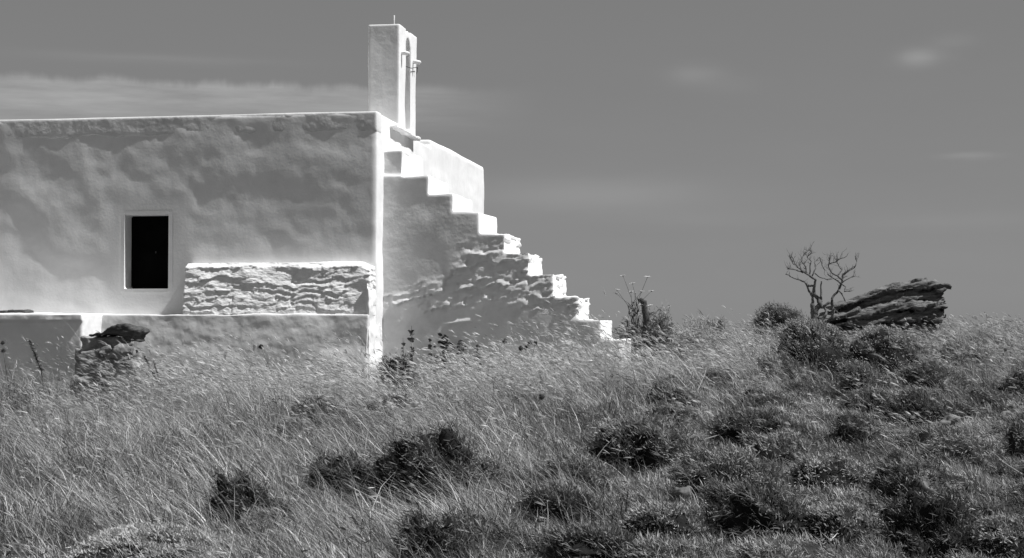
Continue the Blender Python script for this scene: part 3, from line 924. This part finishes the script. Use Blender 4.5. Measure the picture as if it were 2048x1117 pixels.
    ld = np.stack([-.25 + lnx[sel] + rng.normal(0, .25, nw), lny[sel] + rng.normal(0, .2, nw), np.ones(nw)], -1); ld /= np.linalg.norm(ld, axis=1)[:, None]
    bd = np.stack([-.5 * rng.uniform(.2, 1.5, nw), rng.normal(0, .2, nw), -.3 * rng.uniform(.2, 1.5, nw)], -1)
    parts.append(strips(np.stack([wx_, wy_, ground(wx_, wy_)], -1), ld, H[sel] * rng.uniform(1.1, 1.8, nw), rng.uniform(.002, .0034, nw), bd, rng.uniform(.28, .6, nw), 4))
    # weeds: small leafy rosettes and tufts of broader leaves
    nz_, per = 620, 34
    sel = np.repeat(rng.integers(0, len(X), nz_), per); nn = len(sel)
    hgt = np.repeat(rng.uniform(.06, .26, nz_), per); rad = np.repeat(rng.uniform(.03, .11, nz_), per)
    tz = np.repeat(rng.uniform(.05, .20, nz_), per)
    wx_, wy_ = X[sel] + rng.normal(0, 1, nn) * rad, Y[sel] + rng.normal(0, 1, nn) * rad
    wz_ = ground(wx_, wy_) + rng.random(nn) * hgt
    an = rng.uniform(0, 2 * PI, nn)
    ld = np.stack([np.cos(an) - .3, np.sin(an), rng.uniform(-.2, 1.1, nn)], -1); ld /= np.linalg.norm(ld, axis=1)[:, None]
    sd = np.cross(ld, rng.normal(0, 1, (nn, 3))); sd /= np.linalg.norm(sd, axis=1)[:, None]
    parts.append(strips(np.stack([wx_, wy_, wz_], -1), ld, rng.uniform(.03, .08, nn), rng.uniform(.005, .012, nn), np.zeros((nn, 3)) + np.array([-.1, 0, -.35]), tz * rng.uniform(.6, 1.4, nn), 3, False, sd))
    # small broad leaves low down, the green understorey
    nl = 90000
    sel = rng.integers(0, len(X), nl)
    lx, ly = X[sel] + rng.normal(0, .12, nl), Y[sel] + rng.normal(0, .12, nl)
    lz = ground(lx, ly) + rng.uniform(0, .13, nl) * (.6 + .4 * right[sel])
    ld = rng.normal(0, .8, (nl, 3)); ld[:, 2] = np.abs(ld[:, 2]) * .8 + .25; ld /= np.linalg.norm(ld, axis=1)[:, None]
    parts.append(strips(np.stack([lx, ly, lz], -1), ld, rng.uniform(.02, .06, nl), rng.uniform(.004, .011, nl), np.zeros((nl, 3)) + np.array([-.1, 0, -.25]), rng.uniform(.05, .20, nl), 3, False))
    V, q, t, s = merge(parts)
    ok = ~in_box(V[:, 0], V[:, 1], -13, XC - .0, YC - .0, 26)
    o = mesh_np('grass', V, quads=q, tris=t, mat=M['grass'], shade=np.clip(s, .01, .8))
    tag(o, 'tall dry windblown grass with pale seed heads leaning left over the slope', 'grass', kind='stuff')
    print('grass verts', len(V))
make_grass()

# low scrub carpet over the hummocks on the right and in front
def make_scrub(n=210000):
    Y = 7.4 + (17.0 - 7.4) * rng.random(n * 3) ** 1.1
    hw_l, hw_r = -.56 * Y - .5, .175 * Y + .7
    X = hw_l + (hw_r - hw_l) * rng.random(len(Y))
    p = np.stack([X, Y, np.zeros_like(X)], -1)
    wgt = sstep(-3.6, -1.0, X) * sstep(17, 14.5, Y) * .85 + .10 * sstep(15, 12, Y)
    wgt = wgt * (.45 + .55 * (fbm(p, 1.1, 2, .5, 401) > -.25))
    keep = (rng.random(len(X)) < wgt) & ~in_box(X, Y, -13, XC + .05, YC - .5, 25) & ~in_box(X, Y, XC - .2, steps_x[-1][0] - .05, YS - .05, YS + 1.1) & ~in_box(X, Y, -13, XB + .02, YB - .1, YC)
    X, Y, p = X[keep][:n], Y[keep][:n], p[keep][:n]
    m = len(X)
    e = .03
    Z = ground(X, Y); gx = (ground(X + e, Y) - Z) / e; gy = (ground(X, Y + e) - Z) / e
    nd = np.stack([-gx, -gy, np.ones(m)], -1); nd /= np.linalg.norm(nd, axis=1)[:, None]
    clump = fbm(p, 6.0, 2, .5, 405)
    td = nd + rng.normal(0, .5, (m, 3)) + np.array([-.25, 0, 0]); td /= np.linalg.norm(td, axis=1)[:, None]
    td[:, 2] = np.abs(td[:, 2])
    kind = fbm(p, 1.6, 2, .5, 409)
    tone = np.clip(.36 + .16 * kind + .08 * clump, .09, .62) * rng.uniform(.5, 1.5, m)
    ln = (.055 + .03 * clump) * rng.uniform(.5, 1.4, m)
    sd = np.cross(td, rng.normal(0, 1, (m, 3))); sd /= np.linalg.norm(sd, axis=1)[:, None] + 1e-9
    B = np.stack([X, Y, Z - .005 + np.clip(clump, 0, 1) * .03], -1)
    V, q, t, s = strips(B, td, np.abs(ln) + .015, rng.uniform(.003, .007, m), np.zeros((m, 3)) + np.array([-.12, 0, -.05]), tone, 2, False, sd)
    parts = [(V, q, t, s)]
    for (cx, cy, rx, ry, rz, k_) in MOUNDS:
        c = np.array([cx, cy, gz(cx, cy) - .03])
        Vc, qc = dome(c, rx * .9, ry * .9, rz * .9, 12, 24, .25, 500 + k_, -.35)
        parts.append((Vc, qc, np.zeros((0, 3), int), np.full(len(Vc), .018)))  # mound core toned near black in place of shade
        n_ = int(9000 * rx * ry / .09 * .5) + 900
        z_ = rng.uniform(-.1, 1, n_); a = rng.uniform(0, 2 * PI, n_); rxy = np.sqrt(1 - z_ ** 2 * .999)
        dr = np.stack([rxy * np.cos(a), rxy * np.sin(a), z_], -1)
        r_ = (1 + fbm(dr, 2.1, 3, .55, 500 + k_) * .25) * rng.uniform(.86, 1, n_)
        gap = fbm(dr, 3.2, 3, .6, 530 + k_)
        B = dr * r_[:, None] * np.array([rx, ry, rz]); B[:, 0] += -.35 * B[:, 2]; B += c
        hol = (z_ < .45 + .35 * gap) & (dr[:, 1] < .6) & (dr[:, 0] + .35 * gap < .55)  # sprigs thinned low at the front left to bare the painted shade
        kp = (gap > -.6) & ~(hol & (rng.random(n_) < .88))
        B, dr = B[kp], dr[kp]; m_ = len(B)
        td = dr * .6 + rng.normal(0, .6, (m_, 3)) + np.array([-.25, 0, .15]); td /= np.linalg.norm(td, axis=1)[:, None]
        sd = np.cross(td, rng.normal(0, 1, (m_, 3))); sd /= np.linalg.norm(sd, axis=1)[:, None] + 1e-9
        tb_ = rng.uniform(.12, .30)
        parts.append(strips(B, td, rng.uniform(.02, .06, m_), rng.uniform(.003, .007, m_), np.zeros((m_, 3)) + np.array([-.1, 0, -.05]), tb_ * rng.uniform(.5, 1.5, m_), 2, False, sd))
    V, q, t, s = merge(parts)
    o = mesh_np('scrub', V, quads=q, tris=t, mat=M['leaf'], shade=np.clip(s, .01, .6))
    tag(o, 'low springy grey scrub matting the hummocks of the near slope', 'scrub', kind='stuff')
make_scrub()


# tiny pale flowers sprinkled in the turf
def make_flecks(n=620):
    pts = []
    spots = [(1290, 880, 110, 50), (1180, 830, 120, 40), (330, 900, 120, 40), (1700, 850, 260, 60), (1600, 1000, 260, 60), (300, 960, 260, 90), (1020, 900, 250, 90), (1850, 740, 140, 60), (900, 790, 200, 30)]
    for k in range(n):
        s = spots[rng.integers(0, len(spots))]
        u, v = s[0] + rng.normal(0, s[2] * .6), s[1] + rng.normal(0, s[3] * .6)
        if not (0 < v < 1140): continue
        h = hit(u, max(v, 690))
        pts.append((h.x, h.y, h.z + rng.uniform(.10, .22)))
    pts = np.array(pts); m = len(pts)
    parts = []
    for r in range(5):
        a = 2 * PI * r / 5 + rng.uniform(0, .5, m)
        d = np.stack([np.cos(a), np.sin(a), rng.uniform(.1, .6, m)], -1); d /= np.linalg.norm(d, axis=1)[:, None]
        sd = np.stack([-np.sin(a), np.cos(a), np.zeros(m)], -1)
        parts.append(strips(pts, d, rng.uniform(.007, .014, m), np.full(m, .008), np.zeros((m, 3)), rng.uniform(.4, .75, m), 3, False, sd))
    g0 = np.stack([pts[:, 0], pts[:, 1], ground(pts[:, 0], pts[:, 1])], -1)
    d = pts - g0; L_ = np.linalg.norm(d, axis=1); parts.append(strips(g0, d / L_[:, None], L_, np.full(m, .002), np.zeros((m, 3)), np.full(m, .08), 3))
    V, q, t, s = merge(parts)
    o = mesh_np('wildflowers', V, quads=q, tris=t, mat=M['petal'], shade=s)
    tag(o, 'tiny pale wildflowers scattered through the low scrub', 'flowers', kind='stuff')
make_flecks()

# ------------------------------------------------------------------ single plants
def tone_const(mb, name, tone, parent, mat='leaf', smooth=True):
    o = mb.build(name, M[mat], parent, smooth=smooth)
    at = o.data.attributes.new('tone', 'FLOAT', 'POINT')
    at.data.foreach_set('value', np.full(len(o.data.vertices), tone, np.float32))
    return o

def head_blob(name, c, r, parent, tone, n=160, axis=(0, 0, 1), seed=0):
    """round bristly head"""
    nn = n
    d = rng.normal(0, 1, (nn, 3)); d /= np.linalg.norm(d, axis=1)[:, None]
    B = np.array(c) + d * r * .55
    sd = np.cross(d, rng.normal(0, 1, (nn, 3))); sd /= np.linalg.norm(sd, axis=1)[:, None]
    V, q, t, s = strips(B, d, np.full(nn, r * .6), np.full(nn, r * .22), np.zeros((nn, 3)), rng.uniform(.6, 1.4, nn) * tone, 2, False, sd)
    ms = MB(); ms.ball(Vector(c), r * .72, 2)
    Vb, Nb, qb, tb_ = ms.arrays()
    V2, q2, t2, s2 = merge([(V, q, t, s), (Vb, qb, tb_, np.full(len(Vb), tone * .8))])
    return mesh_np(name, V2, quads=q2, tris=t2, mat=M['leaf'], parent=parent, shade=s2)

def stalk_plant(name, heads, root_px, Y, label, cat, tone_head=.04, tone_stem=.06, r=.028, group=None, leaves=0, rs=.0035):
    b = P(*root_px, Y); b.z = gz(b.x, Y)
    root = empty(name, b, label, cat, group)
    mb = MB()
    for (u, v) in heads:
        h = P(u, v, Y + rng.uniform(-.04, .04))
        j = b.lerp(h, .35) + Vector((b.x - h.x, 0, 0)) * .18
        pts = [b, b.lerp(j, .5), j, j.lerp(h, .5) + Vector((rng.uniform(-.008, .008), 0, 0)), h]
        mb.tube(pts, [rs, rs * .9, rs * .8, rs * .75, rs * .7], n=5)
    for k in range(leaves):
        z = rng.uniform(.1, .7)
        h = P(*heads[k % len(heads)], Y); p = b.lerp(h, z)
        d = Vector((rng.uniform(-1, 1), rng.uniform(-1, 1), .5)).normalized()
        mb.tube([p, p + d * .03, p + d * .06 + Vector((0, 0, -.008))], [.002, .007, .001], n=4)
    tone_const(mb, 'stem', tone_stem, root)
    for (u, v) in heads:
        h = P(u, v, Y)
        head_blob('flower_head', h, r * rng.uniform(.85, 1.15), root, tone_head)
    return root

stalk_plant('thistle', [(522, 694)], (562, 800), 15.6, 'single thistle on a bent stalk in front of the plinth under the rubble bench', 'thistle', leaves=4)
stalk_plant('thistle', [(1083, 794)], (1066, 880), 14.6, 'dark-headed thistle standing alone in the grass below the stair', 'thistle', leaves=3)
stalk_plant('thistle', [(1010, 683)], (1004, 760), 16.4, 'thin thistle left of the pair of clustered heads before the stair wall', 'thistle', tone_head=.07, r=.024, leaves=2)
stalk_plant('thistle', [(1042, 697), (1052, 696), (1059, 688), (1071, 687)], (1050, 775), 16.3, 'cluster of four round thistle heads before the stair wall', 'thistle', tone_head=.07, r=.026, leaves=4)
stalk_plant('thistle', [(1190, 716), (1205, 712), (1240, 718)], (1215, 790), 16.4, 'three-headed thistle near the foot of the stair', 'thistle', tone_head=.05, r=.028, leaves=6)
stalk_plant('thistle', [(6, 686), (8, 702)], (22, 780), 15.4, 'pale and dark thistle heads at the left picture edge', 'thistle', tone_head=.10, r=.022, leaves=2)
stalk_plant('thistle', [(510, 868)], (515, 930), 13.0, 'low thistle head half hidden in the left meadow', 'thistle', tone_head=.07, r=.03, leaves=2)
stalk_plant('thistle', [(2010, 700), (1990, 812)], (1992, 860), 17.0, 'tall thin thistle at the right picture edge', 'thistle', tone_head=.12, r=.02, leaves=2)
stalk_plant('thistle', [(1760, 598)], (1735, 680), 20.9, 'tiny seed head floating above the tilted rock on a thin stalk', 'thistle', tone_head=.08, r=.012, rs=.0016)
stalk_plant('thistle', [(366, 848), (371, 868)], (392, 920), 13.2, 'bent dry stalk with forked top in the left meadow', 'thistle', tone_head=.06, r=.012, leaves=1)

def spike_plant(pa, pb, Y, label, n=46, w=.05, pale=.3):
    a, b_ = P(*pa, Y), P(*pb, Y)
    foot = Vector((b_.x + (b_.x - a.x) * .4, Y, gz(b_.x + (b_.x - a.x) * .4, Y)))
    root = empty('flower_spike', foot, label, 'plant', 'leafy flower spikes by the wall')
    tone_const(MB().tube([foot, b_, b_.lerp(a, .5), a], [.006, .006, .005, .003], n=6), 'stem', .05, root)
    parts = []
    for k in range(n):
        f = k / (n - 1)
        c = np.array(b_.lerp(a, f))
        m = 7
        an = rng.uniform(0, 2 * PI, m)
        d = np.stack([np.cos(an), np.sin(an), np.full(m, .35)], -1); d /= np.linalg.norm(d, axis=1)[:, None]
        parts.append(strips(np.repeat(c[None], m, 0), d, rng.uniform(.4, 1, m) * w * (1 - .45 * f), np.full(m, .013), np.zeros((m, 3)), rng.uniform(.02, .05, m), 3, False))
        m = 2
        an = rng.uniform(0, 2 * PI, m)
        d = np.stack([np.cos(an), np.sin(an), np.full(m, .5)], -1); d /= np.linalg.norm(d, axis=1)[:, None]
        parts.append(strips(c[None] + d * w * .5 * (1 - .4 * f), d, np.full(m, .016), np.full(m, .014), np.zeros((m, 3)), np.full(m, pale) * (rng.random(m) < .6), 3, False))
    V, q, t, s = merge(parts)
    mesh_np('bloom', V, quads=q, tris=t, mat=M['leaf'], parent=root, shade=np.clip(s, .02, 1))
spike_plant((60, 682), (84, 742), 15.6, 'dark flower spike with white florets before the low bench at left', pale=.55)
spike_plant((290, 714), (318, 768), 15.4, 'slim leafy flower spike right of the rubble pier', w=.035)
spike_plant((308, 722), (322, 770), 15.45, 'short leafy flower spike close behind the slim one right of the rubble pier', n=30, w=.03)

# daisies beside the stair
YDz = 18.8
rootp = P(1266, 660, YDz); rootp.z = gz(rootp.x, YDz)
daisy = empty('daisy_plant', rootp, 'tall branching daisy plant with pale flowers against the sky beside the stair foot', 'daisies')
mb = MB()
dz = [(1246, 552), (1295, 555), (1265, 568), (1234, 581), (1233, 588), (1262, 585), (1270, 588), (1283, 584), (1303, 583), (1267, 606), (1261, 626), (1300, 612), (1270, 630), (1282, 611)]
for i, (u, v) in enumerate(dz):
    yy = YDz + rng.uniform(-.12, .12)
    h = P(u, v, yy)
    k0 = Vector((rootp.x + rng.uniform(-.08, .08), YDz + rng.uniform(-.05, .05), EYE + .06))
    mid = k0.lerp(h, .5) + Vector(((k0.x - h.x) * .25, 0, 0))
    mb.tube([rootp, k0, mid, h.lerp(mid, .3), h], [.004, .0034, .0026, .0022, .002], n=5)
    for _ in range(2):
        p = k0.lerp(mid, rng.uniform(.1, 1)); d = Vector((rng.uniform(-1, 1), rng.uniform(-.6, .6), .9)).normalized()
        mb.tube([p, p + d * .03, p + d * .06], [.002, .006, .001], n=4)
tone_const(mb, 'stem', .07, daisy)
for i, (u, v) in enumerate(dz):
    h = P(u, v, YDz)
    fl = []
    m = 13
    an = np.linspace(0, 2 * PI, m, endpoint=False)
    tilt = rng.uniform(-.25, .25)
    d = np.stack([np.cos(an), np.sin(an), rng.uniform(.25, .6, m) + tilt * np.cos(an)], -1); d /= np.linalg.norm(d, axis=1)[:, None]
    sd = np.stack([-np.sin(an), np.cos(an), np.zeros(m)], -1)
    r = .046 * rng.uniform(.8, 1.1)
    Vp, qp, tp, sp = strips(np.repeat(np.array(h)[None], m, 0) + d * .008, d, np.full(m, r), np.full(m, .024), np.zeros((m, 3)) + np.array([0, 0, -.25]), rng.uniform(.6, .85, m), 3, False, sd)
    ms = MB(); ms.ball(h, .013, 1, (1, 1, .7)); Vb, Nb, qb, tb_ = ms.arrays()
    V, q, t, s = merge([(Vp, qp, tp, sp), (Vb, qb, tb_, np.full(len(Vb), .3))])
    mesh_np('flower_head', V, quads=q, tris=t, mat=M['petal'], parent=daisy, shade=s)

# weathered post by the daisies
pp = P(1296, 650, 19.0)
post = MB()
a, b_ = P(1301, 660, 19.0), P(1288, 602, 19.0); a.z = gz(a.x, 19.0) - .05
post.tube([a, a.lerp(b_, .5), a.lerp(b_, .85), b_], [.042, .04, .036, .033], n=9)
post.tube([b_ + Vector((.02, 0, -.04)), b_ + Vector((-.045, -.01, .012)), b_ + Vector((-.07, -.01, .004))], [.03, .03, .02], n=8)
V, N, q, t = post.arrays(.008, 1)
V = V + N * (fbm(V, (18, 18, 6), 3, .5, 120) * .006)[:, None]
base = np.array(a)
o = mesh_np('post', V - base, quads=q, tris=t, mat=M['post'], smooth=True); o.location = base
tag(o, 'short dark weathered post leaning behind the daisies', 'post')

# broad-leaved plants along the foot of the stair wall
def leafy(u, vt, vb, Y, label, hw=12, n=26, tone=(.02, .05)):
    b = P(u, vb, Y); b.z = gz(b.x, Y)
    top = P(u, vt, Y)
    ms = MB().tube([b, b.lerp(top, .5) + Vector((.012, 0, 0)), top], [.006, .005, .002], n=6)
    Vb, Nb, qb, tb_ = ms.arrays()
    r = hw / F * 17.3
    n = int(n * 2.4); f = rng.uniform(.2, .97, n)
    c = np.array(b)[None] + (np.array(top) - np.array(b))[None] * f[:, None] + rng.normal(0, .6, (n, 3)) * np.array([r, r, r * .5]) * (1.25 - f)[:, None]
    an = rng.uniform(0, 2 * PI, n)
    d = np.stack([np.cos(an), np.sin(an) * .6, rng.uniform(-.2, .6, n)], -1); d /= np.linalg.norm(d, axis=1)[:, None]
    sd = np.stack([-np.sin(an) * .5, np.cos(an) * .2, np.ones(n)], -1); sd -= d * (sd * d).sum(1)[:, None]; sd /= np.linalg.norm(sd, axis=1)[:, None]
    V, q, t, s = strips(c - d * .02, d, rng.uniform(.03, .06, n), rng.uniform(.02, .04, n), np.zeros((n, 3)), rng.uniform(*tone, n), 5, False, sd)
    V, q, t, s = merge([(V, q, t, s), (Vb, qb, tb_, np.full(len(Vb), .05))])
    o = mesh_np('leafy_plant', V - np.array(b), quads=q, tris=t, mat=M['leaf'], shade=s); o.location = b
    tag(o, label, 'plant', 'broad-leaved plants along the stair wall')
leafy(823, 652, 740, 17.1, 'slim grey plant with a tall tip, leftmost against the stair wall', 7, 22, (.05, .09))
leafy(860, 676, 740, 17.1, 'small leafy plant between the slim grey one and the broad black one', 6, 14, (.05, .09))
leafy(888, 668, 740, 17.05, 'broad almost black leafy plant against the stair wall', 24, 80)
leafy(922, 680, 740, 17.05, 'low dark leafy plant just right of the broad black one', 18, 46)
leafy(955, 688, 740, 17.0, 'small dark leafy plant nearest the thistle clusters', 9, 18)
leafy(806, 676, 745, 17.1, 'faint thin plant by the round corner shrub', 5, 12, (.07, .11))

# dry arching canes
def cane(pts, Ys, label, r=.006, tone=.32):
    p3 = [P(u, v, y) for (u, v), y in zip(pts, Ys)]
    base = Vector((p3[0].x, p3[0].y, gz(p3[0].x, p3[0].y)))
    mb = MB(); n = len(p3)
    mb.tube(p3, [r * (1 - .5 * i / (n - 1)) for i in range(n)], n=6)
    o = tone_const(mb, 'dry_cane', tone, None, 'grass')
    o.data.transform(Matrix.Translation(-base)); o.location = base
    tag(o, label, 'cane', 'dry canes on the slope')
def cane_on(pts, lift, label, **k):
    Ys = []
    for (u, v) in pts:
        h = hit(u, v + 6); Ys.append(h.y - lift)
    cane(pts, Ys, label, **k)
cane_on([(1335, 884), (1370, 883), (1405, 879), (1440, 869), (1462, 857), (1478, 846)], .25, 'pale dry cane arching across the dark shrub right of centre')
cane_on([(2040, 948), (2012, 930), (1985, 912), (1955, 899), (1925, 893), (1895, 890)], .3, 'long pale dry cane curving down at the right edge', r=.007)
cane_on([(1815, 930), (1840, 926), (1870, 922), (1895, 918)], .25, 'short straight dry stalk left of the long curving cane', r=.005)

# stones in the turf
def stone(u, v, rpx, label, mat, sc=(1, .8, .7), tilt=0, seed=0):
    h = hit(u, v + rpx * .6)
    r = rpx / F * depth_at(h.x, h.y)
    mb = MB(); mb.ball(Vector((0, 0, 0)), r, 4, sc)
    V, N, q, t = mb.arrays()
    V = V + N * (fbm(V, 2.2 / r * .5, 3, .5, 140 + seed) * r * .22)[:, None]
    c, s = math.cos(tilt), math.sin(tilt)
    V = np.stack([V[:, 0] * c + V[:, 2] * s, V[:, 1], -V[:, 0] * s + V[:, 2] * c], -1)
    zc = EYE + (HORIZ - v) / F * depth_at(h.x, h.y - .1)
    off = max(zc - h.z, r * .3)
    V[:, 2] += off
    o = mesh_np('stone', V, quads=q, tris=t, mat=M[mat], smooth=True)
    o.location = (h.x, h.y - .1, h.z)
    FOOT.append((h.x, h.y, r, r))
    tag(o, label, 'stone', 'stones in the grass')
stone(1893, 843, 26, 'long pale stone pointing up to the right on the right slope', 'grey_stone', (1, .6, .26), -.45, 1)
stone(2010, 835, 14, 'round grey stone near the right picture edge', 'grey_stone', (1, 1, .95), 0, 2)
stone(1594, 652, 9, 'small white stone on top of the left mound by the dead tree', 'pale_stone', (1, .8, .6), 0, 3)
stone(1362, 984, 22, 'rounded light stone sunk in the grass left of the large sunlit cushion', 'dull_stone', (1, .9, .6), -.3, 4)
stone(1996, 906, 9, 'tiny pale stone beside the long curving cane', 'pale_stone', (1, .8, .6), -.4, 5)

# ------------------------------------------------------------------ sky and sun
EL, AZ = math.radians(57), math.radians(3.5)       # from +X, turned AZ towards the camera
to_sun = Vector((math.cos(EL) * math.cos(AZ), -math.cos(EL) * math.sin(AZ), math.sin(EL)))
sl_ = bpy.data.lights.new('sun', 'SUN'); sl_.energy = 4.6; sl_.angle = math.radians(.53)
so = bpy.data.objects.new('sun', sl_); COL.objects.link(so)
so.rotation_euler = (-to_sun).to_track_quat('-Z', 'Y').to_euler()
so.location = (8, 4, 20)

W = bpy.data.worlds.new('World'); S.world = W; W.use_nodes = True
nt = W.node_tree; N, L = nt.nodes, nt.links
bgn = N['Background']
sky = N.new('ShaderNodeTexSky'); sky.sky_type = 'NISHITA'; sky.sun_disc = False
sky.sun_elevation = EL
sky.sun_rotation = math.atan2(to_sun.x, to_sun.y)
sky.air_density = 1.0; sky.dust_density = 0.4; sky.ozone_density = 1.5
def mth(op, a, b=None, c=None, clamp=False):
    n = N.new('ShaderNodeMath'); n.operation = op; n.use_clamp = clamp
    for i, x in enumerate((a, b, c)):
        if x is None: continue
        if isinstance(x, (int, float)): n.inputs[i].default_value = x
        else: L.new(x, n.inputs[i])
    return n.outputs[0]
def sm(v, a, b):
    n = N.new('ShaderNodeMapRange'); n.interpolation_type = 'SMOOTHSTEP'
    L.new(v, n.inputs['Value'])
    for key, x in (('From Min', a), ('From Max', b)):
        if isinstance(x, (int, float)): n.inputs[key].default_value = x
        else: L.new(x, n.inputs[key])
    n.inputs['To Min'].default_value = 0; n.inputs['To Max'].default_value = 1
    return n.outputs[0]
# orthochromatic look: the film sees mostly red and green, so the blue sky goes mid grey
sp = N.new('ShaderNodeSeparateColor'); L.new(sky.outputs[0], sp.inputs[0])
bw = mth('MULTIPLY', mth('POWER', mth('ADD', mth('MULTIPLY', sp.outputs[0], .75), mth('MULTIPLY', sp.outputs[1], .25)), .22), 1.0)   # film shoulder: compressed sky tones
tc = N.new('ShaderNodeTexCoord')
sx_n = N.new('ShaderNodeSeparateXYZ'); L.new(tc.outputs['Generated'], sx_n.inputs[0])
az = mth('ARCTAN2', sx_n.outputs[0], sx_n.outputs[1])
el = mth('ARCSINE', sx_n.outputs[2])
def noise(sa, se, detail=4, seed=0.0, rough=.55):
    cb = N.new('ShaderNodeCombineXYZ')
    L.new(mth('MULTIPLY', az, sa), cb.inputs[0]); L.new(mth('MULTIPLY', el, se), cb.inputs[1]); cb.inputs[2].default_value = seed
    n = N.new('ShaderNodeTexNoise'); n.inputs['Scale'].default_value = 1; n.inputs['Detail'].default_value = detail; n.inputs['Roughness'].default_value = rough
    L.new(cb.outputs[0], n.inputs['Vector'])
    return n.outputs['Fac']
n_edge = noise(26, 8, 7, 3.1, .6)
n_wisp = noise(11, 90, 6, 8.2, .6)
n_soft = noise(9, 30, 3, 1.7)
# long bank behind the chapel roof
edge = mth('ADD', mth('MULTIPLY', mth('SUBTRACT', n_edge, .5), .022), .1485)
top = sm(el, mth('ADD', edge, .004), mth('SUBTRACT', edge, .003))
bot = sm(el, .112, .134)
left = sm(az, -.15, -.30)
bank = mth('MULTIPLY', mth('MULTIPLY', top, bot), mth('MULTIPLY', left, mth('ADD', mth('MULTIPLY', n_wisp, 2.8), -.5)))
def puff(a0, e0, sa, se, s):
    dx = mth('DIVIDE', mth('SUBTRACT', mth('ADD', az, mth('MULTIPLY', mth('SUBTRACT', n_edge, .5), .02)), a0), sa)
    dy = mth('DIVIDE', mth('SUBTRACT', mth('ADD', el, mth('MULTIPLY', mth('SUBTRACT', n_wisp, .5), .008)), e0), se)
    r2 = mth('ADD', mth('MULTIPLY', dx, dx), mth('MULTIPLY', dy, dy))
    return mth('MULTIPLY', mth('EXPONENT', mth('MULTIPLY', r2, -1)), s)
cl = mth('MULTIPLY', bank, .56)
for a0, e0, sa, se, s in ((.080, .163, .013, .005, .38), (.099, .172, .012, .004, .10), (-.058, .157, .016, .006, .18), (-.035, .15, .02, .006, .05), (.110, .102, .016, .0022, .18), (-.125, .082, .075, .011, .20), (-.06, .066, .05, .006, .06), (.10, .063, .06, .006, .07), (-.40, .163, .07, .003, .12), (-.222, .147, .016, .0028, .16)):
    cl = mth('ADD', cl, puff(a0, e0, sa, se, s))
cl = mth('ADD', cl, mth('MULTIPLY', mth('MULTIPLY', n_soft, sm(el, .30, .0)), .10))
ns = [mth('MULTIPLY', bw, mth('ADD', cl, 1.0))]
L.new(ns[0], bgn.inputs['Color'])
bgn.inputs['Strength'].default_value = 0.130

# ------------------------------------------------------------------ output
S.view_settings.view_transform = 'Standard'
S.view_settings.look = 'None'
S.view_settings.gamma = 1.0
S.view_settings.exposure = 0.35
S.render.resolution_x, S.render.resolution_y = 1024, 558
S.cycles.max_bounces = 6
S.cycles.diffuse_bounces = 4
S.cycles.transmission_bounces = 3
